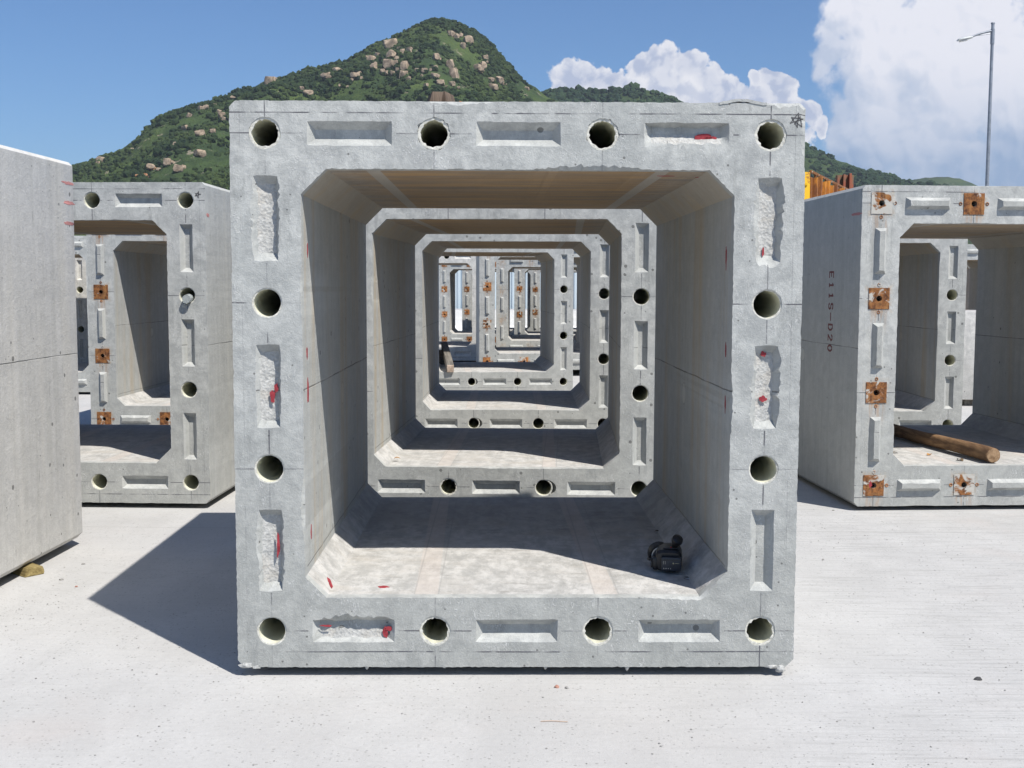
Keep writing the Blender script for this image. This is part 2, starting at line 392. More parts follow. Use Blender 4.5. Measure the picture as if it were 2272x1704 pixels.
# ------------------------------------------------------------------ the box segment
def pip(pts, poly):
    x, y = pts[:, 0], pts[:, 1]; ins = np.zeros(len(pts), bool); n = len(poly); j = n-1
    for i in range(n):
        xi, yi = poly[i]; xj, yj = poly[j]
        c = ((yi > y) != (yj > y)) & (x < (xj-xi)*(y-yi)/((yj-yi) or 1e-12)+xi)
        ins ^= c; j = i
    return ins
def resample(poly, step):
    out = []
    n = len(poly)
    for i in range(n):
        a, b = Vector(poly[i]), Vector(poly[(i+1) % n]); k = max(1, int(round((b-a).length/step)))
        for q in range(k): out.append(a.lerp(b, q/k))
    return out
def jag(pts, amp, freq, seed, inward=None, spike=0.0):
    """move outline points along their normal by noise (0..amp)"""
    out = []; n = len(pts)
    for i, p in enumerate(pts):
        t = (pts[(i+1) % n]-pts[i-1]).normalized(); nn = Vector((t.y, -t.x))*(inward or 1)
        v = noise.noise(Vector((p.x*freq+seed, p.y*freq, seed*1.7)))*.6+noise.noise(Vector((p.x*freq*3.1, p.y*freq*3.1+seed, 5)))*.5
        k = abs(v)*amp
        if spike:
            s = noise.noise(Vector((p.x*2.3+seed*2, p.y*2.3, seed)))
            if s > .28: k += (s-.28)*spike*(1+noise.noise(Vector((p.x*60, p.y*60, seed))))
        out.append(p+nn*k)
    return out
def cdt(loops, holes, grid, bounds=None, extra=None):
    vs, es = [], []
    for lp in loops:
        b = len(vs); n = len(lp)
        vs += [Vector((p[0], p[1])) for p in lp]; es += [(b+i, b+(i+1) % n) for i in range(n)]
    nl = len(vs)
    if grid:
        P = np.array([(p[0], p[1]) for p in loops[0]]); x0, y0 = P.min(0); x1, y1 = P.max(0)
        gx, gy = np.meshgrid(np.arange(x0+grid/2, x1, grid), np.arange(y0+grid/2, y1, grid))
        q = np.stack([gx.ravel(), gy.ravel()], 1); rs = np.random.RandomState(3); q += rs.uniform(-.3, .3, q.shape)*grid
        ok = pip(q, [tuple(p) for p in loops[0]])
        for h in holes: ok &= ~pip(q, [tuple(p) for p in h])
        q = q[ok]
        A = np.array([(p.x, p.y) for p in vs])
        keep = []
        for p in q:
            if ((A-p)**2).sum(1).min() > (grid*.35)**2: keep.append(p)
        vs += [Vector((p[0], p[1])) for p in keep]
    r = geometry.delaunay_2d_cdt(vs, es, [], 0, 1e-7)
    V = np.array([(p.x, p.y) for p in r[0]]); Fc = np.array([f for f in r[2]])
    C = V[Fc].mean(1)
    ok = pip(C, [tuple(p) for p in loops[0]])
    for h in holes: ok &= ~pip(C, [tuple(p) for p in h])
    isloop = [min(o) < nl if o else False for o in r[3]]
    return V, Fc[ok], isloop
def circ(cx_, cz_, r, n): return [Vector((cx_+r*math.cos(2*math.pi*k/n), cz_+r*math.sin(2*math.pi*k/n))) for k in range(n)]
def rrect(x0, z0, x1, z1, c): # c = corner cuts bl, br, tr, tl
    bl, br, tr, tl = c
    return [(x0+bl, z0), (x1-br, z0), (x1, z0+br), (x1, z1-tr), (x1-tr, z1), (x0+tl, z1), (x0, z1-tl), (x0, z0+bl)]
def strip(bm, A, B):
    n = len(A)
    for i in range(n):
        j = (i+1) % n
        try: bm.faces.new((A[i], A[j], B[j], B[i]))
        except ValueError: pass
def outer_loop():
    p = rrect(-W/2, ZB, W/2, ZT, (.030, .034, .022, .026))
    return p
def inner_loop(): return rrect(-W/2+T, T, W/2-T, H-T, (.085, .110, .100, .100))
KEYS = [('h', 0), ('h', 1), ('h', 2)]
def key_rects(lenx=.335, lenz=.092):
    """the twelve shear keys round the ring: (name, x0, z0, x1, z1)"""
    out = []
    for i in range(3):
        xc = (HX[i]+HX[i+1])/2; zc = (HZ[i]+HZ[i+1])/2
        out.append((('t', i), xc-lenx/2, HZ[3]-lenz/2, xc+lenx/2, HZ[3]+lenz/2))
        out.append((('b', i), xc-lenx/2, HZ[0]-lenz/2, xc+lenx/2, HZ[0]+lenz/2))
        out.append((('l', i), HX[0]-lenz/2, zc-lenx/2, HX[0]+lenz/2, zc+lenx/2))
        out.append((('r', i), HX[3]-lenz/2, zc-lenx/2, HX[3]+lenz/2, zc+lenx/2))
    return out
DUCTS = [(i, 3) for i in range(4)]+[(i, 0) for i in range(4)]+[(0, 1), (0, 2), (3, 1), (3, 2)]

def make_body(name, female, step, seed, damage={}, grid=.05, hole_dmg={}, holer=None, mat=None):
    """One ring of cast concrete: end face with its pockets and duct mouths, outer and inner skins, rear face."""
    bm = bmesh.new()
    out2 = resample(outer_loop(), step); inn2 = resample(inner_loop(), step)
    fine = step < .02
    out1 = jag(out2, .007 if fine else .006, 22, seed, -1, .05 if fine else .02)
    inn1 = jag(inn2, .008 if fine else .006, 24, seed+3, 1, .035 if fine else .015)
    holes = []; nseg = 40 if fine else 20
    hr = holer or (.0600 if female else .021)
    for (i, j) in DUCTS:
        d = hole_dmg.get((i, j), 1.0)
        if female:
            c = circ(HX[i], HZ[j], hr+(.002 if d > 1 else 0), nseg)
            c = jag(c, .005*d, 40, seed+i*3+j*7, 1)
            if d < 0: # two overlapping cores
                c = [p+Vector((.030*max(0, (p.x-HX[i])/hr), 0)) for p in circ(HX[i], HZ[j], hr, nseg)]
        else: c = circ(HX[i], HZ[j], hr, 14)
        holes.append(c)
    pockets = []
    if female:
        for key, x0, z0, x1, z1 in key_rects():
            dm = damage.get(key, None)
            lp = resample([(x0, z0), (x1, z0), (x1, z1), (x0, z1)], .012 if fine else .04)
            a = .003 if dm is None else dm[0]
            q = []
            cxk, czk = (x0+x1)/2, (z0+z1)/2
            n = len(lp)
            for k, p in enumerate(lp):
                # outward direction by side
                ex, ez = (p.x-cxk)/(x1-x0), (p.y-czk)/(z1-z0)
                if abs(ex) > abs(ez): nv = Vector((math.copysign(1, ex), 0)); side = 'R' if ex > 0 else 'L'
                else: nv = Vector((0, math.copysign(1, ez))); side = 'T' if ez > 0 else 'B'
                amp = a
                if dm is not None and side in dm[1]: amp = dm[2]
                v = .5+noise.noise(Vector((p.x*13+seed, p.y*13, 2.2)))*.9+noise.noise(Vector((p.x*55+seed, p.y*55, 7)))*.5
                taper = min(1.0, 6*(.5-min(abs(ex), abs(ez)))) if dm is not None else 1
                q.append(p+nv*amp*max(-.2, v)*max(.15, taper))
            pockets.append((key, q, (x0, z0, x1, z1), dm))
    Vv, Ff, isl = cdt([out1, inn1]+holes+[p[1] for p in pockets], [inn1]+holes+[p[1] for p in pockets], grid)
    bv = []
    for (a, b), il in zip(Vv, isl):
        y = 0.0 if il else (noise.noise(Vector((a*6, b*6, seed)))*.0014+noise.noise(Vector((a*19, b*19, seed)))*.0008)
        bv.append(bm.verts.new((a, y, b)))
    for f in Ff: bm.faces.new([bv[k] for k in f])
    def ringv(pts, y, wob=0): return [bm.verts.new((p[0], y+(noise.noise(Vector((p[0]*30, p[1]*30, seed)))*wob if wob else 0), p[1])) for p in pts]
    # worn arris then plain skins
    ob = ringv(out1, 0); o2 = ringv(out2, .016, .006); ol = ringv(out2, L-.008); ole = ringv([Vector(p)*.997 for p in out2], L)
    strip(bm, ob, o2); strip(bm, o2, ol); strip(bm, ol, ole)
    ib = ringv(inn1, 0); i2 = ringv(inn2, .014, .006)
    prev = i2; strip(bm, ib, i2)
    il_ = ringv(inn2, L-.004); strip(bm, prev, il_)
    ile = il_
    rear_h = []
    for (i, j), c in zip(DUCTS, holes):
        a = ringv(c, 0)
        if female:
            b = ringv(circ(HX[i], HZ[j], hr+.004, nseg) if hole_dmg.get((i, j), 1) > 0 else c, .012); strip(bm, a, b)
            b2 = ringv(circ(HX[i], HZ[j], hr+.004, nseg), .05); strip(bm, b, b2)
        else:
            b = ringv(circ(HX[i], HZ[j], hr, 14), .25); strip(bm, a, b); bm.faces.new(b)
    for key, q, (x0, z0, x1, z1), dm in pockets:
        ins, dep = .028, .036
        n = len(q)
        cxk, czk = (x0+x1)/2, (z0+z1)/2; hx_, hz_ = (x1-x0)/2, (z1-z0)/2
        base = resample([(x0, z0), (x1, z0), (x1, z1), (x0, z1)], .012 if fine else .04)
        fl_ = []
        for p, pq in zip(base, q):
            inx, inz = ins, ins
            if dm is not None:
                if hx_ > hz_: inz = .012
                else: inx = .010
            fx = cxk+(p.x-cxk)*(hx_-inx)/hx_; fz = czk+(p.y-czk)*(hz_-inz)/hz_
            if dm is not None:
                fx += noise.noise(Vector((p.x*25, p.y*25, seed+1)))*.008; fz += noise.noise(Vector((p.x*25, p.y*25, seed+9)))*.008
            fl_.append(Vector((fx, fz)))
        a = ringv(q, 0)
        if dm is not None:
            md = [pq.lerp(pf, .45) for pq, pf in zip(q, fl_)]
            ldep = lambda p: dep-(.024*max(0, min(1, .62-(p.x-x0)/(x1-x0)*1.1)) if hz_ > hx_ else (.030*max(0, min(1, 1.0-(p.y-z0)/(z1-z0)*2.0)) if key == ('t', 2) else .012*max(0, min(1, 1.0-(p.y-z0)/(z1-z0)*1.4))))
            mvv = [bm.verts.new((p.x, ldep(p)*.5+noise.noise(Vector((p.x*45, p.y*45, seed)))*.003, p.y)) for p in md]
            strip(bm, a, mvv); a = mvv
        if dm is not None:
            b = [bm.verts.new((p.x, ldep(Vector((cxk+(p.x-cxk)*hx_/(hx_-(.010 if hx_ < hz_ else ins)), czk+(p.y-czk)*hz_/(hz_-(.012 if hx_ > hz_ else ins))))), p.y)) for p in fl_]
        else: b = ringv(fl_, dep)
        strip(bm, a, b)
        inx_, inz_ = (hx_-(.010 if dm is not None and hx_ < hz_ else ins)), (hz_-(.012 if dm is not None and hx_ > hz_ else ins))
        V2, F2, il2 = cdt([fl_], [], .012 if dm is not None else (.03 if fine else 0))
        vv = []
        for (u, v), l_ in zip(V2, il2):
            y = dep
            if l_ and dm is not None: y = ldep(Vector((cxk+(u-cxk)*hx_/inx_, czk+(v-czk)*hz_/inz_)))
            if not l_ and dm is not None:
                nz_ = noise.noise(Vector((u*24, v*24, seed)))*.7+noise.noise(Vector((u*60, v*60, seed)))*.35
                y = dep-dm[3]*(.05+nz_*.24)
                if hz_ > hx_: y -= .024*max(0, min(1, .62-(u-x0)/(x1-x0)*1.1))
                elif key == ('t', 2): y -= .030*max(0, min(1, 1.0-(v-z0)/(z1-z0)*2.0))
                else: y -= .012*max(0, min(1, 1.0-(v-z0)/(z1-z0)*1.4))
                y = max(y, .002)
            vv.append(bm.verts.new((u, y, v)))
        mi = 1 if dm is not None and dm[3] > .004 else 0
        for f in F2:
            nf = bm.faces.new([vv[k] for k in f]); cen = sum((vv[k].co for k in f), Vector())/3
            nf.material_index = mi if key[0] in 'lr' or (cen.z-z0)/(z1-z0) < .50 else 0
    # rear face, plain ring with duct mouths
    rh = [circ(HX[i], HZ[j], .056 if female else .021, 14) for (i, j) in DUCTS] if female else []
    V3, F3, _ = cdt([[Vector(p)*.997 for p in out2], inn2]+rh, [inn2]+rh, 0)
    bv3 = [bm.verts.new((a, L, b)) for a, b in V3]
    for f in F3: bm.faces.new([bv3[k] for k in f][::-1])
    strip(bm, il_, [bm.verts.new((p[0], L, p[1])) for p in inn2])
    bmesh.ops.remove_doubles(bm, verts=bm.verts, dist=2e-5)
    me = finish(name, bm, 30)
    me.materials.append(mat or (CONC if female else CONC_M)); me.materials.append(RUB)
    return me

def duct_mesh(seed, ragged=1.0, n=28, full=True):
    """mortared mouth ring and smooth pipe through the ring"""
    bm = bmesh.new()
    r0, r1 = .0645, .0555
    A = [bm.verts.new((p.x, .004, p.y)) for p in circ(0, 0, r0, n)]
    mid_ = [bm.verts.new((p.x, .0022+abs(noise.noise(Vector((p.x*60, p.y*60, seed))))*.004, p.y)) for p in jag(circ(0, 0, (r0+r1)/2, n), .002*ragged, 60, seed)]
    inn = jag(circ(0, 0, r1, n), .0042*ragged, 45, seed+5, -1)
    Bv = [bm.verts.new((p.x, .005, p.y)) for p in inn]
    Cv = [bm.verts.new((p.x*1.0, .012, p.y)) for p in circ(0, 0, r1, n)]
    Dv = [bm.verts.new((p.x, L-.004, p.y)) for p in circ(0, 0, r1, n)]
    strip(bm, A, mid_); strip(bm, mid_, Bv); strip(bm, Bv, Cv)
    k0 = len(bm.faces); bm.faces.ensure_lookup_table()
    strip(bm, Cv, Dv)
    bm.faces.ensure_lookup_table()
    for f in list(bm.faces)[k0:]: f.material_index = 1
    me = finish('duct_mouth', bm, 40); me.materials.append(MORT); me.materials.append(DUCT)
    return me
def boss_mesh(lx, lz, seed):
    bm = bmesh.new(); ins, d = .024, .034
    lo = resample([(-lx/2, -lz/2), (lx/2, -lz/2), (lx/2, lz/2), (-lx/2, lz/2)], .02)
    hi = [Vector((p.x*(lx/2-ins)/(lx/2), p.y*(lz/2-ins)/(lz/2))) for p in lo]
    hi = [p+Vector((noise.noise(Vector((p.x*30, p.y*30, seed))), noise.noise(Vector((p.x*30, p.y*30, seed+4)))))*.003 for p in hi]
    A = [bm.verts.new((p.x, .001, p.y)) for p in lo]; B = [bm.verts.new((p.x, -d, p.y)) for p in hi]
    strip(bm, A, B); bm.faces.new(B)
    me = finish('shear_key', bm, 25); return me
BOSS_H = [boss_mesh(.325, .084, s) for s in (1, 2)]; BOSS_V = [boss_mesh(.084, .325, s) for s in (3, 4)]
for b_ in BOSS_H+BOSS_V: b_.materials.append(CONC)
def plate_mesh(seed):
    bm = bmesh.new(); s = .076
    lp = jag(resample([(-s, -s), (s, -s), (s, s), (-s, s)], .015), .004, 30, seed, -1); hl = circ(0, 0, .021, 14)
    V, Fc, _ = cdt([lp, hl], [hl], .03)
    vs = [bm.verts.new((a, -.005, b)) for a, b in V]
    for f in Fc: bm.faces.new([vs[k] for k in f])
    A = [bm.verts.new((p.x, -.005, p.y)) for p in lp]; B = [bm.verts.new((p.x, .002, p.y)) for p in lp]; strip(bm, A, B)
    A = [bm.verts.new((p.x, -.005, p.y)) for p in hl]; B = [bm.verts.new((p.x, .06, p.y)) for p in hl]; strip(bm, A, B)
    bmesh.ops.remove_doubles(bm, verts=bm.verts, dist=1e-5)
    return finish('anchor_plate', bm, 30)
def ring_mesh():
    bm = bmesh.new(); n, k = 14, 6
    rs = []
    for a in range(n):
        t = 2*math.pi*a/n; rs.append([bm.verts.new(((.0095+.0035*math.cos(q))*math.cos(t), -.003*math.sin(q)-.001, (.0095+.0035*math.cos(q))*math.sin(t))) for q in [2*math.pi*b/k for b in range(k)]])
    for a in range(n): strip(bm, rs[a], rs[(a+1) % n])
    return finish('bolt_ring', bm)
RING = ring_mesh(); RING.materials.append(RUSTB)

def splat(parent, c, sx, sy, plane, seed, mat=RED, name='paint_mark', th=.0012, rot=0.0, drip=0.0, n=26):
    """an uneven lick of paint, a skin about a millimetre thick, on one face of its box.
    plane: 'F' end face, 'L'/'R' inner side walls, 'U' floor, 'D' ceiling, 'O' outer right side, 'Q' outer left side"""
    bm = bmesh.new(); pts = []
    for k in range(n):
        t = 2*math.pi*k/n; r = 1+.45*noise.noise(Vector((math.cos(t)*1.4+seed, math.sin(t)*1.4, seed*.7)))+.25*noise.noise(Vector((math.cos(t)*4+seed, math.sin(t)*4, 3)))
        a, b = math.cos(t)*sx*r, math.sin(t)*sy*r
        if drip and abs(a) < sx*.35 and b < 0: b -= drip
        pts.append((a*math.cos(rot)-b*math.sin(rot), a*math.sin(rot)+b*math.cos(rot)))
    def P(a, b, h):
        if plane == 'F': return (c[0]+a, c[1]-h, c[2]+b)
        if plane == 'L': return (c[0]+h, c[1]+a, c[2]+b)
        if plane == 'R': return (c[0]-h, c[1]+a, c[2]+b)
        if plane == 'O': return (c[0]+h, c[1]+a, c[2]+b)
        if plane == 'Q': return (c[0]-h, c[1]+a, c[2]+b)
        if plane == 'H': return (c[0]-b*.7071+h*.7071, c[1]+a, c[2]+b*.7071+h*.7071)
        if plane == 'U': return (c[0]+a, c[1]+b, c[2]+h)
        return (c[0]+a, c[1]+b, c[2]-h)
    A = [bm.verts.new(P(a, b, th)) for a, b in pts]; B = [bm.verts.new(P(a*1.02, b*1.02, -.0005)) for a, b in pts]
    bm.faces.new(A); bm.faces.new(B[::-1]); strip(bm, A, B)
    return link(name, finish(name, bm, 60), mat, parent)

DUCTM = [duct_mesh(s) for s in (1, 2, 3)]; DUCTR = [duct_mesh(s, 3.6, 40) for s in (4, 5)]; DUCTF = [duct_mesh(s, 1.0, 40) for s in (6, 7)]
PLATES = [plate_mesh(s) for s in (1, 2, 3, 4)]
for p, mt in zip(PLATES, (RUST, RUSTM, RUSTB, RUSTL)): p.materials.append(mt)
GROUP = 'precast concrete box segments in the casting yard'
_shared = {}
def segment(pos, label, female=True, step=.045, seed=1, mat=None, damage={}, hole_dmg={}, plates=True, ducts=True, pos_plate=None, shared=None):
    x, y, z, yaw = pos
    e = empty('box_segment', (x, y, z), yaw); tag(e, label, 'concrete box', GROUP)
    e_up = ZB
    if shared and shared in _shared: me = _shared[shared]
    else:
        me = make_body('concrete_ring', female, step, seed, damage, hole_dmg=hole_dmg, grid=.035 if step < .02 else .08, mat=mat, holer=.009 if (not female and not plates) else None)
        if shared: _shared[shared] = me
    link('concrete_ring', me, None, e)
    rs = random.Random(seed)
    if female:
        for (i, j) in DUCTS:
            d = hole_dmg.get((i, j), 1)
            dm = rs.choice(DUCTR) if d > 1 else rs.choice(DUCTF if step < .03 else DUCTM)
            link('duct_pipe', dm, None, e, (HX[i], 0, HZ[j]), (0, rs.choice((0, .4, 1.2, 2.0, 3.4)), 0))
    else:
        for key, x0, z0, x1, z1 in key_rects():
            mm = BOSS_H if key[0] in 'tb' else BOSS_V
            link('shear_key', rs.choice(mm), None, e, ((x0+x1)/2, 0, (z0+z1)/2))
        if plates:
            for (i, j) in DUCTS:
                pm = PLATES[(pos_plate or {}).get((i, j), rs.choice((0, 0, 3, 2)))]
                po = link('anchor_plate', pm, None, e, (HX[i], 0, HZ[j]), (0, rs.choice((0, math.pi/2, math.pi)), 0))
                hor = (j in (0, 3) and i in (1, 2))
                sides = [(-1, 0), (1, 0)] if hor else [(0, -1), (0, 1)]
                if (i, j) in ((0, 3), (3, 3)): sides = [(1 if i == 0 else -1, 0), (0, -1)]
                if (i, j) in ((0, 0), (3, 0)): sides = [(1 if i == 0 else -1, 0), (0, 1)]
                for (a, b) in sides:
                    r = link('bolt_ring', RING, None, po)
                    r.matrix_parent_inverse = Matrix(); v = po.rotation_euler.to_matrix().inverted() @ Vector((a*.098, 0, b*.098)); r.location = v
    return e
BOX = {
  'F1': (-0.054, 4.681, -0.009, 0.0287), 'F2': (-0.244, 8.098, -0.005, -0.0311), 'F3': (-0.257, 11.974, -0.006, 0.0041), 'F4': (-0.529, 16.861, 0.030, 0.0801),
  'LB1': (-3.462, 8.270, -0.010, -0.0203), 'RB1': (3.485, 8.408, -0.015, 0.0790), 'RB2': (3.333, 12.055, -0.009, 0.0), 'LB2': (-3.527, 12.175, -0.004, 0.0),
  'B': (0.213, 20.970, 0.069, 0.0731), 'C': (0.320, 27.482, 0.002, 0.0), 'D': (0.700, 30.770, 0.012, 0.0), 'E': (1.035, 34.525, -0.006, 0.0),
  'A': (-2.101, 24.232, 0.023, 0.0), 'F': (-1.320, 31.124, 0.005, 0.0), 'G': (-0.890, 34.274, 0.0, 0.0),
  'LX': (-7.411, 17.004, -0.010, 0.0), 'LY': (-8.730, 19.759, -0.010, 0.0), 'LF': (-3.968, 4.796, 0.0, -0.0156)}
DMG = {('t', 2): (.004, 'B', .060, .030), ('l', 2): (.004, 'LR', .020, .026), ('l', 1): (.004, 'LR', .012, .024), ('l', 0): (.004, 'LR', .014, .024),
       ('r', 2): (.004, 'LRB', .026, .022), ('r', 1): (.004, 'LR', .020, .020), ('b', 0): (.003, 'T', .024, .014)}
f1 = segment(BOX['F1'], 'nearest concrete box segment with chipped pockets and red paint splashes, camcorder on its floor', True, .012, 1, CONC_W, DMG, {(1, 3): 3.2, (2, 3): 2.8, (3, 3): 2.0, (0, 3): 1.8, (1, 0): 1.8, (2, 0): 1.5, (3, 0): 1.3})
f2 = segment(BOX['F2'], 'concrete box segment directly behind the nearest one, orange leaf on its floor', True, .018, 2, None, {}, {(2, 0): -1, (1, 0): 1.5})
f3 = segment(BOX['F3'], 'third concrete box segment in the centre tunnel row, seen through two openings', True, .03, 3, None, {}, {(1, 0): -1})
f4 = segment(BOX['F4'], 'fourth concrete box segment in the centre tunnel row, short timber beam on its floor', True, .03, 4, None, {}, {(1, 0): -1})
lb1 = segment(BOX['LB1'], 'left concrete box segment with smooth pockets and a plastic cup stuck in one duct', True, .018, 5)
rb1 = segment(BOX['RB1'], 'concrete box segment with raised keys and rusty plates at right, round pole on its floor', False, .018, 6, None, pos_plate={(0, 3): 1, (1, 3): 0, (0, 2): 3, (0, 1): 3, (0, 0): 3, (1, 0): 1})
rb2 = segment(BOX['RB2'], 'pocketed concrete box segment seen through the opening of the right rusty-plated box', True, .03, 7)
rb1.scale = (1, 1.07, 1)
lb2 = segment(BOX['LB2'], 'concrete box segment with three rusty plates seen through the left box opening', False, .03, 8, None, pos_plate={(0, 2): 0, (0, 1): 0, (0, 0): 0, (1, 0): 0})
lf = segment(BOX['LF'], 'plain-sided concrete box segment at the left picture edge with three faded red dashes', True, .03, 9, CONC_B)
segment(BOX['B'], 'concrete box segment with orange-rusted plates close behind the fourth tunnel box', False, .045, 10, CONC_M, shared='male', pos_plate={(0, 2): 2, (0, 1): 1, (0, 0): 2, (1, 0): 2})
segment(BOX['C'], 'concrete box segment with raised keys and small bare holes, deep in the tunnel row', False, .045, 11, None, plates=False)
segment(BOX['D'], 'far concrete box segment with dark rusty plates, right of the bare-holed box', False, .045, 12, None, shared='male')
segment(BOX['E'], 'farthest concrete box segment in the right part of the tunnel view, against the blue hoarding', False, .045, 13, None, shared='male')
segment(BOX['A'], 'pocketed concrete box segment in the left part of the tunnel view behind the timber beam', True, .045, 14, CONC_B, shared='female')
segment(BOX['F'], 'far concrete box segment with brown plates seen through the pocketed box opening', False, .045, 15, None, shared='male')
segment(BOX['G'], 'farthest concrete box segment in the left part of the tunnel view, pale plates, before hoarding', False, .045, 16, None, shared='male')
segment(BOX['LX'], 'distant concrete box segment with raised keys, partly hidden behind the left rusty-plated box', False, .045, 17, None, shared='male')
segment(BOX['LY'], 'distant pocketed concrete box segment with dark round ducts, leftmost beyond the left boxes', True, .045, 18, None, shared='female')
segment((2.10, 21.4, .02, 0.0), 'concrete box segment glimpsed in the slit right of the fourth tunnel box', True, .045, 19, None, shared='female')
segment((2.35, 25.0, .02, 0.0), 'rearmost concrete box segment glimpsed in the slit right of the fourth tunnel box', False, .045, 20, None, shared='male')
segment((7.55, 20.2, .02, 0.0), 'concrete box segment glimpsed above the low block right of the right pocketed box', False, .045, 21, None, shared='male')
segment((7.9, 23.4, .02, 0.0), 'pocketed concrete box segment behind the one above the low concrete block', True, .045, 22, None, shared='female')

# ------------------------------------------------------------------ marks on the boxes
fy = -.002
def spl(u, v, sx, sy, plane, seed, **k):
    """put a paint lick where a ray from the photo meets the named face of the nearest box"""
    Mi = Matrix.Rotation(-BOX['F1'][3], 3, 'Z'); o = Mi @ (Vector((0, 0, CZ))-Vector(BOX['F1'][:3])); d = Mi @ ray(u*S, v*S)
    if plane == 'F': t = (k.pop('dep', 0.0)-o.y)/d.y
    elif plane == 'L': t = (-W/2+T-o.x)/d.x
    elif plane == 'R': t = (W/2-T-o.x)/d.x
    elif plane == 'H': t = ((-W/2+T+T+.085)-o.x-o.z)/(d.x+d.z)
    elif plane == 'U': t = (T-o.z)/d.z
    else: t = (H-T-o.z)/d.z
    p = o+d*t
    splat(f1, p, sx, sy, plane, seed, **k)
spl(1519, 299, .034, .016, 'F', 1, dep=.026); spl(1535, 299, .022, .008, 'F', 2, dep=.026)
spl(589, 856, .010, .026, 'F', 3, dep=.022); spl(597, 838, .008, .018, 'F', 4, dep=.020)
spl(601, 1180, .006, .050, 'F', 5, dep=.016); spl(833, 1366, .010, .020, 'F', 6, dep=.020); spl(840, 1358, .014, .009, 'F', 7, dep=.018); spl(706, 1352, .022, .004, 'F', 8, dep=.012)
spl(1648, 543, .004, .020, 'F', 9, dep=.020); spl(1649, 765, .012, .010, 'F', 10, dep=.022); spl(1648, 862, .014, .013, 'F', 11, dep=.022)
spl(665, 845, .02, .045, 'L', 12); spl(663, 762, .014, .026, 'L', 13); spl(664, 540, .012, .028, 'L', 14); spl(672, 1150, .014, .03, 'L', 15)
spl(713, 1260, .050, .011, 'H', 16, rot=.45); spl(668, 1212, .02, .012, 'H', 61, rot=.6); spl(828, 1268, .024, .016, 'U', 17)
spl(1438, 380, .035, .012, 'D', 18); spl(1522, 383, .04, .012, 'D', 19)
spl(1569, 552, .012, .035, 'R', 20, drip=.03); spl(1568, 757, .012, .026, 'R', 21); spl(1567, 870, .012, .026, 'R', 22, drip=.02)
INKM = flat('black_marker', (.05, .05, .055), (.12, .12, .12), 60, .8)
def stroke(parent, pts, wd, mat, name, plane='F', base=(0, 0, 0)):
    """a hand-drawn line: a thin ribbon with real edges on a face"""
    bm = bmesh.new()
    for (a, b) in zip(pts, pts[1:]):
        a, b = Vector(a), Vector(b); t = (b-a).normalized(); n = Vector((-t.y, t.x))*wd/2
        q = [a-n-t*wd*.3, b-n+t*wd*.3, b+n+t*wd*.3, a+n-t*wd*.3]
        def P(p, h):
            return (base[0]+p.x, base[1]-h, base[2]+p.y) if plane == 'F' else (base[0]-h, base[1]+p.x, base[2]+p.y)
        A = [bm.verts.new(P(p, .001)) for p in q]; B = [bm.verts.new(P(p, -.0005)) for p in q]
        bm.faces.new(A); bm.faces.new(B[::-1]); strip(bm, A, B)
    return link(name, finish(name, bm, 60), mat, parent)
sx_, sz_ = W/2-.038, ZT-.070
star = [(-.026, -.010), (.006, .030), (.002, -.026), (-.022, .012), (.024, .006), (-.026, -.010)]
stroke(f1, star, .0042, INKM, 'star_mark', 'F', (sx_, 0, sz_)); stroke(f1, [(-.008, -.004), (.020, -.024), (.012, .016), (-.010, -.014)], .0036, INKM, 'star_mark', 'F', (sx_, 0, sz_))
stroke(lb1, [(a*.8, b*.8) for a, b in star], .005, INKM, 'star_mark', 'F', (W/2-.05, 0, ZT-.09))
# spalled crack on the top edge and hanging mortar crumbs
def crumb(parent, c, s, seed, mat=RUB, name='mortar_crumb'):
    bm = bmesh.new(); bmesh.ops.create_icosphere(bm, subdivisions=2, radius=1)
    for v in bm.verts:
        k = 1+.5*noise.noise(v.co*1.6+Vector((seed, 0, 0))); v.co = Vector((v.co.x*s[0]*k+c[0], v.co.y*s[1]*k+c[1], v.co.z*s[2]*k+c[2]))
    return link(name, finish(name, bm, 50), mat, parent)
crumb(f1, (W/2-.055, .010, ZB-.006), (.026, .02, .018), 3); crumb(f1, (W/2-.088, .010, ZB+.002), (.028, .02, .010), 4)
crumb(f1, (-W/2+.035, .008, ZB+.010), (.028, .016, .014), 5); crumb(f1, (-W/2+.075, .008, ZB+.002), (.02, .012, .010), 6)
for k, (xx, dz) in enumerate(((-.62, .010), (-.30, .006), (.12, .012), (.46, .020), (.60, .006))): crumb(f1, (xx, .012, ZB), (.008, .01, dz), 20+k)
def flake():
    bm = bmesh.new(); n = 12; A = []; B = []
    for k in range(n+1):
        t = k/n; x = .80+.19*t; top = ZT+.014*math.sin(math.pi*min(1, t*1.1))+.003*noise.noise(Vector((t*9, 0, 0)))
        A.append((x, top)); B.append((x, top-.010-.006*abs(noise.noise(Vector((t*7, 4, 0))))))
    fr = [[bm.verts.new((x, y, z)) for (x, z) in A+B[::-1]] for y in (-.003, .22)]
    strip(bm, fr[0], fr[1]); bm.faces.new(fr[0]); bm.faces.new(fr[1][::-1])
    link('spalled_flake', finish('spalled_flake', bm, 30), CONC_W, f1)
flake()
# faded red dashes on the plain side, at its far end
for k, (v, ln) in enumerate(((395, .11), (438, .115), (482, .11))):
    # height from the picture at the rear edge of that box
    p = at_depth(150*S, v*S, BOX['LF'][1]+L-.12); zz = p.z
    splat(lf, (W/2, L-.075, zz), ln*.7, .010, 'O', 40+k, mat=REDF, rot=.0)
splat(rb1, (-W/2, .10, ZT-.20), .10, .010, 'Q', 50, mat=REDF); splat(lb1, (W/2, .06, ZT-.23), .035, .013, 'O', 51, mat=REDF)
splat(rb1, (HX[0]-.025, -.004, HZ[0]+.01), .012, .022, 'F', 52)
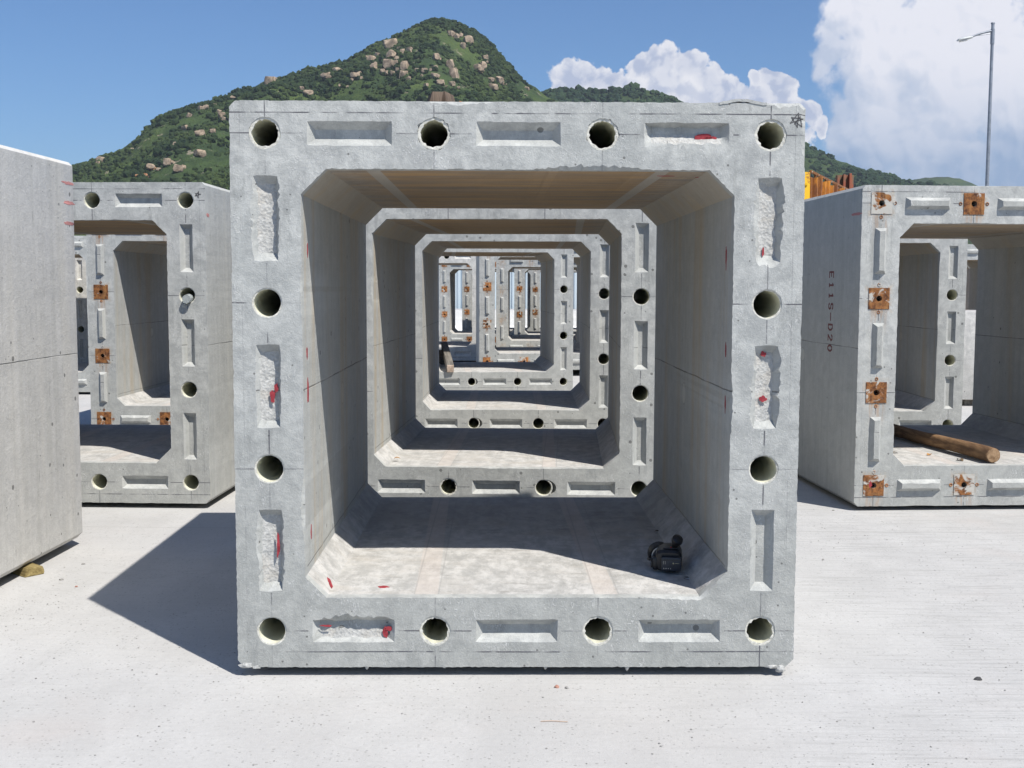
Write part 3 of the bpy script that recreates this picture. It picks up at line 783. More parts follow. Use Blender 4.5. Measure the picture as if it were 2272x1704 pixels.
# stencilled code down the left side of the right box, letters turned on their side
FONT = {'E': [[(1, 1), (0, 1), (0, 0), (1, 0)], [(0, .5), (.8, .5)]], '1': [[(.2, .8), (.5, 1), (.5, 0)], [(.2, 0), (.8, 0)]],
        'S': [[(1, .85), (.8, 1), (.2, 1), (0, .8), (.15, .55), (.85, .45), (1, .2), (.8, 0), (.2, 0), (0, .15)]], '-': [[(-.2, .5), (1.2, .5)]],
        'D': [[(0, 0), (0, 1), (.65, 1), (1, .7), (1, .3), (.65, 0), (0, 0)]], '2': [[(0, .8), (.2, 1), (.8, 1), (1, .75), (0, 0), (1, 0)]], '0': [[(.3, 0), (0, .3), (0, .7), (.3, 1), (.7, 1), (1, .7), (1, .3), (.7, 0), (.3, 0)]]}
LETT = flat('stencil_paint', (.13, .045, .045), (.22, .09, .085), 70, .85)
def stencil(parent, text, y0, z0, adv, hw, hh):
    bm = bmesh.new()
    for k, ch in enumerate(text):
        zc = z0-k*adv; bm = bmesh.new()
        for pl in FONT[ch]:
            for a, b in zip(pl, pl[1:]):
                # seen from outside the left wall: letter-right points down, letter-up points to the near end
                def Q(p): return Vector((y0-(p[1]-.5)*hh, zc-(p[0]-.5)*hw))
                a2, b2 = Q(a), Q(b); t = (b2-a2).normalized(); n = Vector((-t.y, t.x))*.0075
                q = [a2-n-t*.004, b2-n+t*.004, b2+n+t*.004, a2+n-t*.004]
                A = [bm.verts.new((-W/2-.0010, p.x, p.y)) for p in q]; B = [bm.verts.new((-W/2+.0005, p.x, p.y)) for p in q]
                bm.faces.new(A); bm.faces.new(B[::-1]); strip(bm, A, B)
        link('stencilled_letter', finish('stencilled_letter', bm, 60), LETT, parent)
stencil(rb1, 'E11S-D20', .56, 1.665, .080, .040, .085)

# ------------------------------------------------------------------ packers under the boxes
PK = 'timber packers under the concrete boxes'
def packer(x, y, sx, sy, top, label, mat=WOODG, rz=0.0, name='timber_packer'):
    bm = bmesh.new(); h = top-Z0
    box_bm(bm, sx, sy, h, (0, 0, h/2), .006, jit=.004)
    for v in bm.verts: v.co.z = min(max(v.co.z, 0.0), h)
    o = link(name, finish(name, bm, 30), mat, None, (x, y, Z0), (0, 0, rz)); tag(o, label, 'timber packer', PK)
    return o
UNDER = {'F1': 'the nearest box', 'F2': 'the second tunnel box', 'F3': 'the third tunnel box', 'LB1': 'the left box with the plastic cup', 'RB1': 'the right rusty-plated box', 'LF': 'the plain-sided box', 'RB2': 'the right pocketed box'}
for nm in UNDER:
    x, y, z, a = BOX[nm]
    for (lx, ly, wd) in ((-.78, .45, 'front left'), (.78, .45, 'front right'), (-.78, L-.4, 'rear left'), (.78, L-.4, 'rear right')):
        px_ = x+lx*math.cos(a)-ly*math.sin(a); py_ = y+lx*math.sin(a)+ly*math.cos(a)
        packer(px_, py_, .22, .10, z+ZB, 'flat dark timber packer under %s, %s' % (UNDER[nm], wd))
# the split wedge that shows under the plain-sided box
p = on_z(62*S, 1244*S, Z0)
bm = bmesh.new()
prof = [(-.06, 0), (.055, 0), (.060, .020), (.050, .046), (.030, .047), (-.045, .046)]
A = [bm.verts.new((a, -.045+.01*random.random(), b)) for a, b in prof]; B = [bm.verts.new((a*1.05, .16, b)) for a, b in prof]
strip(bm, A, B); bm.faces.new(A); bm.faces.new(B[::-1]); bmesh.ops.bevel(bm, geom=bm.edges[:], offset=.004, segments=2, affect='EDGES')
o = link('timber_wedge', finish('timber_wedge', bm, 35), WOODY, None, (p.x, p.y+.03, Z0), (0, 0, .9)); tag(o, 'split yellowish-brown timber wedge showing under the plain-sided box at left', 'timber wedge', PK)

# ------------------------------------------------------------------ things lying in and on the boxes
def world_of(nm, lx, ly, lz):
    x, y, z, a = BOX[nm]; return Vector((x+lx*math.cos(a)-ly*math.sin(a), y+lx*math.sin(a)+ly*math.cos(a), z+lz))
# camcorder
PLB = flat('black_plastic', (.006, .006, .007), (.014, .014, .016), 30, .38, .15, spec=.5)
PLG = flat('dark_grey_plastic', (.016, .018, .024), (.03, .033, .042), 30, .45, .15, spec=.5)
SIL = flat('silver_trim', (.45, .45, .43), (.6, .6, .58), 30, .3, .05, .6)
REDB = flat('red_button', (.5, .02, .02), (.6, .04, .03), 30, .4)
GOLD = flat('gold_print', (.42, .36, .2), (.5, .42, .26), 30, .5)
GLASS = flat('lens_glass', (.01, .01, .02), (.02, .02, .035), 5, .05, 0, spec=.9)
q = on_z(1487, 1273, BOX['F1'][2]+T)
cc = empty('camcorder', (q.x, q.y+.06, BOX['F1'][2]+T+.001), R(-8)); tag(cc, 'small black camcorder with raised viewfinder resting on the floor of the nearest box', 'camcorder')
def cpart(name, mat, fn, parent=cc, sharp=30):
    bm = bmesh.new(); fn(bm); return link(name, finish(name, bm, sharp), mat, parent)
def cam_body(bm):
    # rounded housing built as a lofted section, battery end towards the viewer (-y), lens away to the left
    secs = [(-.055, .050, .040, .052), (-.045, .058, .048, .055), (.02, .060, .052, .058), (.075, .054, .050, .060), (.10, .046, .042, .060)]
    rings = []
    for (y, hw, hh, zc) in secs:
        n = 20; rg = []
        for k in range(n):
            t = 2*math.pi*k/n; c, s = math.cos(t), math.sin(t); e = .45
            rg.append(bm.verts.new((math.copysign(abs(c)**e, c)*hw, y, zc+math.copysign(abs(s)**e, s)*hh)))
        rings.append(rg)
    for a, b in zip(rings, rings[1:]): strip(bm, a, b)
    bm.faces.new(rings[0][::-1]); bm.faces.new(rings[-1])
body = cpart('housing', PLB, cam_body)
bat = cpart('battery', PLG, lambda bm: box_bm(bm, .088, .034, .062, (.012, -.066, .047), .006))
cpart('battery_seam', PLB, lambda bm: box_bm(bm, .090, .004, .003, (.012, -.082, .066), 0), bat)
cpart('label_dot', GOLD, lambda bm: tube_bm(bm, [(.022, -.0825, .052), (.022, -.0845, .052)], .0035, 12), bat)
cpart('label_line', GOLD, lambda bm: box_bm(bm, .020, .0015, .0012, (.038, -.0838, .052), 0), bat)
for kx in (-.022, -.014): cpart('rib', SIL, lambda bm: box_bm(bm, .0012, .0015, .014, (kx, -.0838, .054), 0), bat)
for kx in (-.020, -.010, .000, .010): cpart('socket_mark', SIL, lambda bm: box_bm(bm, .003, .0016, .004, (kx, -.0838, .028), 0), bat)
cpart('lens_barrel', PLG, lambda bm: tube_bm(bm, [(-.036, -.005, .062), (-.040, .035, .062), (-.045, .060, .063)], [.036, .042, .044], 24))
def hood(bm):
    a = [(-.040, .030, .062), (-.048, .070, .064)]
    tube_bm(bm, a, [.046, .052], 24, False); tube_bm(bm, [(-.048, .070, .064), (-.0405, .031, .062)], [.049, .043], 24, False)
cpart('lens_hood', PLB, hood)
cpart('silver_collar', SIL, lambda bm: tube_bm(bm, [(-.037, .004, .062), (-.038, .012, .062)], [.0405, .0405], 28))
cpart('side_grip', PLB, lambda bm: (box_bm(bm, .030, .075, .060, (-.058, -.015, .040), .012), box_bm(bm, .012, .06, .03, (-.074, -.012, .034), .005)))
def vf(bm):
    tube_bm(bm, [(.018, -.005, .096), (.026, -.022, .118), (.032, -.032, .134)], [.013, .015, .020], 18)
    tube_bm(bm, [(.032, -.032, .134), (.036, -.040, .146), (.040, -.048, .156), (.042, -.052, .160)], [.021, .026, .024, .012], 20)
vfp = cpart('viewfinder', PLB, vf)
cpart('top_plate', PLG, lambda bm: box_bm(bm, .070, .050, .004, (.010, -.008, .1075), .0015))
cpart('record_button', REDB, lambda bm: tube_bm(bm, [(.012, -.020, .107), (.012, -.020, .1125)], .0055, 14))
for kx in (-.006, .024): cpart('button', SIL, lambda bm: box_bm(bm, .008, .005, .003, (kx, -.030, .1075), .001))
cpart('strap', PLB, lambda bm: tube_bm(bm, [(-.060, -.045, .060), (-.085, -.035, .055), (-.092, .0, .050), (-.085, .035, .055), (-.068, .05, .06)], .006, 8))
# lens cap, dry leaves
def leaf(loc, s, col, rz, label, name='dry_leaf'):
    bm = bmesh.new(); n = 7; Lr, Rr = [], []
    for k in range(n+1):
        t = k/n; wdt = s*.32*math.sin(math.pi*min(1, t*.98+.02))**.8; zc = .10*s*math.sin(t*3.1)+.10*s*(1-t)*t
        Lr.append((t*s-s/2, wdt, zc+.3*wdt)); Rr.append((t*s-s/2, -wdt, zc+.3*wdt))
    for h in (0, .0012):
        a = [bm.verts.new((x, y, z+h+.001)) for x, y, z in Lr]; b = [bm.verts.new((x, y, z+h+.001)) for x, y, z in Rr]
        c = [bm.verts.new((x, 0, z+h-.05*s)) if 0 else bm.verts.new((x, 0, max(z-.25*abs(y), 0)+h+.001)) for x, y, z in Lr]
        for k in range(n): bm.faces.new((a[k], a[k+1], c[k+1], c[k])); bm.faces.new((c[k], c[k+1], b[k+1], b[k]))
    o = link(name, finish(name, bm, 60), col, None, loc, (0, 0, rz)); tag(o, label, 'leaf'); return o
LEAFB = flat('leaf_brown', (.06, .045, .03), (.16, .11, .06), 60, .8); LEAFO = flat('leaf_orange', (.35, .17, .05), (.5, .27, .09), 60, .8)
zf = BOX['F1'][2]+T
cap = empty('lens_cap', on_z(1527, 1283, zf)); tag(cap, 'round dark lens cap lying flat beside the camcorder', 'lens cap')
bm = bmesh.new(); tube_bm(bm, [(0, 0, 0), (0, 0, .004)], [.020, .019], 24); link('disc', finish('disc', bm), PLG, cap)
bm = bmesh.new(); tube_bm(bm, [(.02*math.cos(t), .02*math.sin(t), .004) for t in [k*math.pi/12 for k in range(25)]], .0016, 6); link('rim', finish('rim', bm), SIL, cap)
leaf(on_z(1516, 1216, zf), .035, LEAFB, .7, 'small dark dry leaf on the box floor to the right of the camcorder')
leaf(on_z(1458, 1180, zf), .028, LEAFB, -.3, 'tiny dark leaf on the shaded box floor beyond the camcorder')
leaf(on_z(881, 1018, BOX['F2'][2]+T+.02), .05, LEAFO, .1, 'orange curled leaf near the left corner of the second box floor')
zr = BOX['RB1'][2]+T
for k, (u, v, lb) in enumerate(((1985, 1006, 'brown'), (2062, 1010, 'yellowish'), (2130, 1022, 'thin'))):
    leaf(on_z(u*1.0, v*1.0, zr), (.05, .06, .07)[k], (LEAFB, LEAFO, LEAFB)[k], k*.9, '%s dry leaf on the floor of the right rusty-plated box, %s the pole' % (lb, ('left of', 'just under', 'in front of')[k]))
# round timber pole in the right box
def pole():
    a = on_z(2203, 1029, zr); a.z = zr+.062; b = on_z(1975, 968, zr); b.z = zr+.062
    d = (b-a).normalized(); b = a+d*2.05
    pts, rd = [], []
    for k in range(15):
        t = k/14; p = a.lerp(b, t)+Vector((0, 0, .003*math.sin(t*9)))+Vector((noise.noise(Vector((t*3, 1, 0)))*.005, 0, 0)); pts.append(p-a); rd.append(.056+.006*noise.noise(Vector((t*6, 3, 0)))-.008*t)
    bm = bmesh.new(); tube_bm(bm, pts, rd, 20)
    for v in bm.verts:
        v.co += Vector([noise.noise(v.co*18+Vector((i*7, 0, 0))) for i in range(3)])*.004
    e = empty('timber_pole', (a.x, a.y, a.z)); tag(e, 'long round weathered timber pole lying across the floor of the right rusty-plated box', 'timber pole')
    link('log', finish('log', bm, 50), WOODR, e)
    bm = bmesh.new(); tube_bm(bm, [Vector(pts[0])-d*.004, Vector(pts[0])+d*.001], [.050, .053], 18); link('sawn_end', finish('sawn_end', bm, 50), WOOD, e)
pole()
# square timber in the fourth box
def beam():
    zb = BOX['F4'][2]+T
    a = on_z(999, 826, zb); b = a+Vector((-.20, 1.55, 0)); c = (a+b)/2; ang = math.atan2(-(b-a).x, (b-a).y)
    bm = bmesh.new(); box_bm(bm, .105, 1.6, .110, (0, 0, .056), .008, jit=.005)
    e = empty('timber_beam', (c.x, c.y, zb+.13), ang); e.rotation_euler.x = .165; tag(e, 'square timber beam with pale sawn end on the floor of the fourth tunnel box', 'timber beam')
    link('beam', finish('beam', bm, 30), WOODG, e)  # dark grey wood: the shadow over the beam body is put into its colour
    bm = bmesh.new(); box_bm(bm, .100, .014, .104, (0, -.802, .056), .004, jit=.003); link('sawn_end', finish('sawn_end', bm, 30), WOODP, e)
beam()
for k in (0, 1):
    q_ = world_of('F4', -.86+.0*k, 1.72, T+.001+.115*k)
    bm = bmesh.new(); box_bm(bm, .30, .12, .112, (0, 0, .056), .006, jit=.003); o = link('timber_block', finish('timber_block', bm, 30), WOODG, None, q_, (0, 0, .1+.1*k)); tag(o, ('lower', 'upper')[k]+' grey timber block propping the far end of the beam in the fourth tunnel box', 'timber block')
# two rusty timber blocks on top of the nearest box
for k, (u0, u1, rz, sl) in enumerate(((914, 948, .25, .02), (957, 986, -.35, -.02))):
    yb = 5.02+.05*k; p = at_depth((u0+u1)/2*S, 212*S, yb); zt = BOX['F1'][2]+ZT
    top = at_depth(u0*S, 200*S, yb).z; hgt = top-zt
    bm = bmesh.new(); wd = (u1-u0)*S/F_PX*yb*.72
    box_bm(bm, wd, .10, hgt, (0, 0, hgt/2), .003, jit=.004)
    for v in bm.verts:
        if v.co.z > hgt*.6: v.co.x += sl; v.co.z -= abs(v.co.x-sl)*.25
    o = link('timber_block', finish('timber_block', bm, 30), WOODD, None, (p.x, yb, zt), (0, 0, rz)); tag(o, ('left one of two rust-brown timber blocks on top of the nearest box', 'right one of two rust-brown timber blocks on top of the nearest box')[k], 'timber block', 'timber blocks on top of the nearest box')
bm = bmesh.new(); tube_bm(bm, [(-.03, 0, .006), (0, 0, .008), (.03, .01, .012), (.045, .02, .004)], .005, 8)
o = link('rusty_bar', finish('rusty_bar', bm, 40), RUST, None, (p.x+.07, 5.02, BOX['F1'][2]+ZT+.035), (0, .35, .1)); tag(o, 'short rusty bar lying against the right timber block on the nearest box', 'steel bar')
# cup stuck in a duct of the left box
def cup():
    g = newmat('clear_plastic'); fin(g, (.62, .66, .66), .25, spec=.6); g.bsdf.inputs['Transmission Weight'].default_value = .55; g.bsdf.inputs['IOR'].default_value = 1.3
    bm = bmesh.new(); tube_bm(bm, [(0, .03, 0), (0, -.038, -.004)], [.034, .030], 22, False); tube_bm(bm, [(0, .03, 0), (0, -.035, -.004)], [.032, .028], 22, False)
    tube_bm(bm, [(0, -.036, -.004), (0, -.039, -.004)], [.0285, .0295], 22)
    c = world_of('LB1', HX[3]+.004, 0, HZ[2]-.020)
    o = link('plastic_cup', finish('plastic_cup', bm, 50), g.mat, None, c, (0, 0, BOX['LB1'][3])); tag(o, 'clear plastic cup stuck in a duct mouth on the left box end face', 'cup')
cup()

# ------------------------------------------------------------------ yard ground
def ground():
    g = newmat('yard_concrete'); x, y, z = g.xyz(g.obj); P = g.obj
    big = g.noise(P, .35, 4, .6); mid = g.noise(g.vm('MULTIPLY', P, (1, .6, 1)), 2.2, 5, .65, .4); fine = g.noise(P, 42, 4, .7); grit = g.noise(P, 170, 2)
    col = g.mix(g.ss(mid, .32, .70), (.435, .43, .42), (.495, .49, .478))
    col = g.mix(g.mul(g.ss(big, .48, .66), .45), col, (.44, .425, .405))
    col = g.mix(g.lin(g.add(g.mul(fine, .6), g.mul(grit, .4)), .32, .68, 0, .36), col, (.30, .296, .288))
    gs = g.noise(g.vm('MULTIPLY', P, (5, 11, 1)), 1.0, 4, .7)
    v3 = g.n('ShaderNodeTexVoronoi'); g.put(v3.inputs['Vector'], P); v3.inputs['Scale'].default_value = 62
    c3_ = g.xyz(v3.outputs['Color']); sp3 = g.mul(g.lt(v3.outputs['Distance'], g.lin(c3_[1], 0, 1, .10, .36)), g.gt(c3_[0], g.ss(gs, .38, .60, .93, .48)))
    col = g.mix(g.mul(sp3, .50), col, (.20, .195, .185))
    # drawn texture of the float: fine lines running across, stronger on the right
    br = g.noise(g.vm('MULTIPLY', P, (2.2, 44, 1)), 1.0, 5, .72, .4)
    brm = g.mul(g.ss(g.add(x, g.mul(g.noise(P, .8, 2), 1.2)), .6, 2.6, .22, 1.0), g.ss(g.noise(P, .55, 3), .30, .52))
    col = g.mix(g.mul(g.mul(g.ss(br, .49, .64), .52), brm), col, (.29, .286, .275))
    vc = g.n('ShaderNodeTexVoronoi'); g.put(vc.inputs['Vector'], P); vc.inputs['Scale'].default_value = 26
    cc_ = g.xyz(vc.outputs['Color']); spk = g.mul(g.lt(vc.outputs['Distance'], g.lin(cc_[1], 0, 1, .04, .17)), g.gt(cc_[0], g.ss(g.noise(P, 1.3, 3), .4, .66, .93, .55)))
    col = g.mix(g.mul(spk, .55), col, (.24, .235, .22))
    # pinkish stain left of the big shadow and hairline joints
    stn = g.ss(g.noise(P, .9, 3), .55, .75); col = g.mix(g.mul(stn, .25), col, (.46, .40, .365))
    pp = g.noise(P, 95, 3, .8); col = g.mix(g.mul(g.ss(pp, .60, .69), .45), col, (.24, .235, .225))
    def near(a, c, wd): return g.ss(g.ab(g.sub(a, c)), wd, wd*.3)
    wob = g.mul(g.sub(g.noise(P, 1.5, 3), .5), .02)
    j = g.mx(near(g.add(x, wob), 6.0, .006), g.mx(near(g.add(y, wob), 7.60, .006), near(g.add(x, wob), -6.4, .006)))
    crk = g.ss(g.vor(g.vm('ADD', P, g.vec(g.mul(g.noise(P, 1.2, 4), .9), g.mul(g.noise(P, 1.7, 4), .9), 0.0)), .23, 'Distance', 1.0, 'DISTANCE_TO_EDGE'), .0016, .0004)
    col = g.mix(g.mul(g.mx(g.mul(j, .5), g.mul(crk, .10)), 1.0), col, (.22, .215, .20))
    h = g.add(g.add(g.mul(mid, .5), g.mul(fine, .55)), g.add(g.mul(grit, .3), g.mul(g.mul(br, brm), 1.1)))
    h = g.add(h, g.mul(spk, .5)); mat = fin(g, col, .92, g.bump(h, .5, .008), spec=.2)
    bm = bmesh.new(); s = 6000
    v = [bm.verts.new(p) for p in ((-s, -200, 0), (s, -200, 0), (s, s, 0), (-s, s, 0))]; bm.faces.new(v)
    o = link('ground', finish('ground', bm), mat, None, (0, 0, Z0)); tag(o, kind='structure')
ground()
# loose bits on the yard
PEB = flat('stone', (.17, .165, .155), (.34, .33, .31), 30, .9, .6); PEBR = flat('brick_chip', (.30, .15, .11), (.40, .22, .17), 30, .9, .6)
def pebble(u, v, s, label, mat=PEB, seed=0, asp=.6, name='stone_chip'):
    p = on_z(u*S, v*S, Z0); bm = bmesh.new(); bmesh.ops.create_icosphere(bm, subdivisions=2, radius=1)
    for q in bm.verts:
        k = 1+.55*noise.noise(q.co*1.5+Vector((seed*3.1, 0, 0))); q.co = Vector((q.co.x*s*k, q.co.y*s*k*.8, max(q.co.z*s*k*asp, -.3*s*asp)+.3*s*asp))
    o = link(name, finish(name, bm, 45), mat, None, (p.x, p.y, Z0), (0, 0, seed)); tag(o, label, 'stone chip'); return o
pebble(1203, 1485, .012, 'reddish chip on the ground in front of the nearest box', PEBR, 1)
pebble(1224, 1487, .010, 'pale grey chip beside the reddish one in front of the nearest box', PEB, 2)
pebble(2113, 1468, .018, 'dark angular stone chip alone on the bright yard at right', flat('dark_stone', (.04, .04, .04), (.10, .10, .10), 30, .9, .6), 3, .5)
pebble(1778, 1210, .010, 'small grey stone chip just right of the nearest box', PEB, 4)
pebble(1800, 1103, .010, 'grey stone chip under the left end of the right rusty-plated box', PEB, 5)
pebble(180, 1219, .012, 'flat grey stone chip beside the shadow tip of the plain-sided box', PEB, 6, .35)
pebble(133, 1253, .012, 'dark stone chip between the timber wedge and the big box shadow', PEB, 7)
pebble(165, 1268, .010, 'little brown stone chip in the gravel patch left of the big shadow', PEBR, 8)
p = on_z(1197*S, 1560*S, Z0); bm = bmesh.new(); tube_bm(bm, [(-.05, 0, .003), (-.01, .003, .004), (.05, -.002, .003)], .0016, 6)
o = link('straw', finish('straw', bm, 50), flat('straw', (.45, .33, .25), (.55, .42, .32), 30, .8), None, (p.x, p.y, Z0)); tag(o, 'single thin straw lying on the ground at the bottom of the picture', 'straw')
def gravel():
    rs = random.Random(5); V = []; Fs = []
    ico = [(0, 0, 1), (.9, 0, .3), (.28, .85, .3), (-.72, .52, .3), (-.72, -.52, .3), (.28, -.85, .3), (0, 0, -.1)]
    fc = [(0, 1, 2), (0, 2, 3), (0, 3, 4), (0, 4, 5), (0, 5, 1), (6, 2, 1), (6, 3, 2), (6, 4, 3), (6, 5, 4), (6, 1, 5)]
    spots = [(-2.6, 5.6, .35, 160), (2.2, 3.6, 1.4, 420), (3.0, 5.5, 1.6, 420), (-1.9, 4.5, 1.0, 200), (0, 3.4, 1.5, 260), (2.4, 7.2, .8, 160), (-3.0, 6.9, .6, 110)]
    for (x0, y0, r, n) in spots:
        for _ in range(n):
            x, y = x0+rs.gauss(0, r*.6), y0+rs.gauss(0, r*.6); s = .0018+.0042*rs.random()**2.5; a = rs.random()*6.3; b = len(V)
            for (i, j, k) in ico: V.append((x+s*(i*math.cos(a)-j*math.sin(a))*rs.uniform(.7, 1.2), y+s*(i*math.sin(a)+j*math.cos(a)), s*k*.7+.0))
            Fs += [tuple(b+q for q in f) for f in fc]
    me = bpy.data.meshes.new('gravel'); me.from_pydata(V, [], Fs)
    o = link('gravel', me, PEB, None, (0, 0, Z0+.001)); tag(o, 'fine grey gravel scattered over the yard concrete', 'gravel', kind='stuff')
gravel()

# ------------------------------------------------------------------ far yard: low block, hoarding, skips, lamp
def slab_block():
    x0, x1, y, zt = 5.78, 7.7, 15.9, 1.235
    e = empty('concrete_block', ((x0+x1)/2, y, Z0)); tag(e, 'low pale concrete block right of the right pocketed box, lower than the boxes', 'concrete block')
    bm = bmesh.new(); box_bm(bm, x1-x0, 1.4, zt-Z0-.09, (0, .7, (zt-Z0-.09)/2+.09), .015); link('block', finish('block', bm), CONC_B, e)
    for k in (-.7, .7):
        bm = bmesh.new(); box_bm(bm, .12, 1.2, .089, (k, .7, .0445), .005); link('bearer', finish('bearer', bm), WOODG, e)
slab_block()
def hoarding():
    g = newmat('hoarding_sheet'); a = g.noise(g.obj, 3, 4); st = g.noise(g.vm('MULTIPLY', g.obj, (9, 9, .4)), 1.0, 3)
    col = g.mix(g.ss(st, .4, .7), (.50, .57, .61), (.42, .50, .55)); mat = fin(g, col, .5, None, spec=.4)
    wht = flat('white_barrier', (.62, .62, .60), (.74, .74, .72), 8, .7)
    Yh = 41.0; e = empty('hoarding_fence', (0, Yh, Z0)); tag(e, 'pale blue corrugated hoarding across the far end of the yard', 'fence')
    pit = .16; nb = 14; bw = 3.0
    for b in range(nb):
        x0 = (b-nb/2)*bw; bm = bmesh.new(); pts = []
        k = 0; x = 0.0
        while x < bw-.02:
            for dx, dy in ((0, 0), (.05, 0), (.08, -.035), (.13, -.035)): pts.append((x0+x+dx, dy))
            x += pit
        A = [bm.verts.new((a, b_, .85)) for a, b_ in pts]; B = [bm.verts.new((a, b_, 3.0)) for a, b_ in pts]
        for i in range(len(pts)-1): bm.faces.new((A[i], A[i+1], B[i+1], B[i]))
        A2 = [bm.verts.new((a, b_+.006, .85)) for a, b_ in pts]; B2 = [bm.verts.new((a, b_+.006, 3.0)) for a, b_ in pts]
        for i in range(len(pts)-1): bm.faces.new((A2[i+1], A2[i], B2[i], B2[i+1])); bm.faces.new((B[i], B[i+1], B2[i+1], B2[i]))
        link('corrugated_sheet', finish('corrugated_sheet', bm, 20, smooth=False), mat, e)
        bm = bmesh.new(); box_bm(bm, .08, .08, 3.05, (x0, .08, 1.525), .005); link('post', finish('post', bm), wht, e)
    for b in range(nb):
        x0 = (b-nb/2)*bw+bw/2; bm = bmesh.new()
        prof = [(-.28, 0), (-.28, .12), (-.16, .28), (-.11, .80), (.11, .80), (.16, .28), (.28, .12), (.28, 0)]
        A = [bm.verts.new((-bw/2+.02, p[0], p[1])) for p in prof]; B = [bm.verts.new((bw/2-.02, p[0], p[1])) for p in prof]
        strip(bm, A, B); bm.faces.new(A); bm.faces.new(B[::-1])
        o = link('traffic_barrier', finish('traffic_barrier', bm, 20), wht, None, (x0, Yh-.55, Z0)); tag(o, 'white concrete barrier block in the row at the foot of the pale blue hoarding', 'barrier', 'white barriers along the hoarding')
hoarding()
def skip_frames():
    yel = None
    g = newmat('yellow_paint'); a = g.noise(g.obj, 3, 5, .7); b = g.noise(g.vm('MULTIPLY', g.obj, (5, 5, .6)), 1.0, 4)
    yel = fin(g, g.mix(g.ss(a, .52, .62), (.72, .42, .015), (.32, .13, .03)), .6, g.bump(a, .3, .01))
    g = newmat('orange_rust_paint'); a = g.noise(g.vm('MULTIPLY', g.obj, (3, 3, .9)), 1.0, 5, .75)
    org = fin(g, g.mix(g.ss(a, .38, .62), (.55, .22, .03), (.17, .065, .025)), .7, g.bump(a, .3, .01))
    g = newmat('red_rust_paint'); a = g.noise(g.vm('MULTIPLY', g.obj, (4, 4, 1.2)), 1.0, 5, .75)
    red = fin(g, g.mix(g.ss(a, .38, .60), (.26, .075, .04), (.15, .10, .06)), .75)
    Yd = 25.0
    pa = at_depth(1740*S, 372*S, Yd); pb = at_depth(1856*S, 372*S, Yd+6)
    e = empty('steel_mould', (pa.x-1.4, Yd, Z0)); tag(e, 'tall yellow and rust-orange steel casting mould standing behind the right box', 'steel mould')
    top = pa.z-Z0
    # near leaf painted yellow, ribbed long side going back to the right, end frame
    bm = bmesh.new(); box_bm(bm, 1.58, .12, top, (.70, 0, top/2), .01)
    for k in range(6): box_bm(bm, .10, .03, .07, (1.38, -.07, top-.25-k*.42), .005)
    link('near_panel', finish('near_panel', bm), yel, e)
    n = 13; dx = (pb.x-(pa.x-1.4)-1.55); dy = 6.0; topb = at_depth(1850*S, 378*S, Yd+6).z-Z0
    bm = bmesh.new(); c = Vector((1.50+dx/2, dy/2, 0)); ang = math.atan2(dy, dx); ln = math.hypot(dx, dy)
    Rm = Matrix.Rotation(ang, 3, 'Z')
    hh = min(top, topb)-.10
    box_bm(bm, ln, .04, hh, (c.x, c.y, hh/2), 0, Rm)
    for k in range(n):
        t = (k+.5)/n; q = Vector((1.50+dx*t, dy*t, 0))+Rm @ Vector((0, -.07, 0)); box_bm(bm, .09, .10, hh+.06*(k % 2), (q.x, q.y, (hh+.06*(k % 2))/2), .004, Rm)
    link('ribbed_side', finish('ribbed_side', bm), org, e)
    bm = bmesh.new()
    for hz in (.0, -.55, -1.1): box_bm(bm, ln*.98, .05, .05, (c.x+Rm.col[1][0]*.0, c.y+.05, hh+.13+hz if hz == 0 else hh+hz), .004, Rm)
    for k in range(5):
        t = (k+.5)/5; box_bm(bm, .05, .05, .22, (1.5+dx*t, dy*t+.05, hh+.05), .004, Rm)
    link('guard_rail', finish('guard_rail', bm), RUST, e)
    bm = bmesh.new(); box_bm(bm, .45, .14, topb+.02, (1.50+dx-.25, dy+.3, (topb+.02)/2), .01)
    for k in range(3): box_bm(bm, .06, .12, topb+.06*k, (1.50+dx-.45+k*.16, dy+.2, topb/2), .004)
    link('end_frame', finish('end_frame', bm), red, e)
skip_frames()
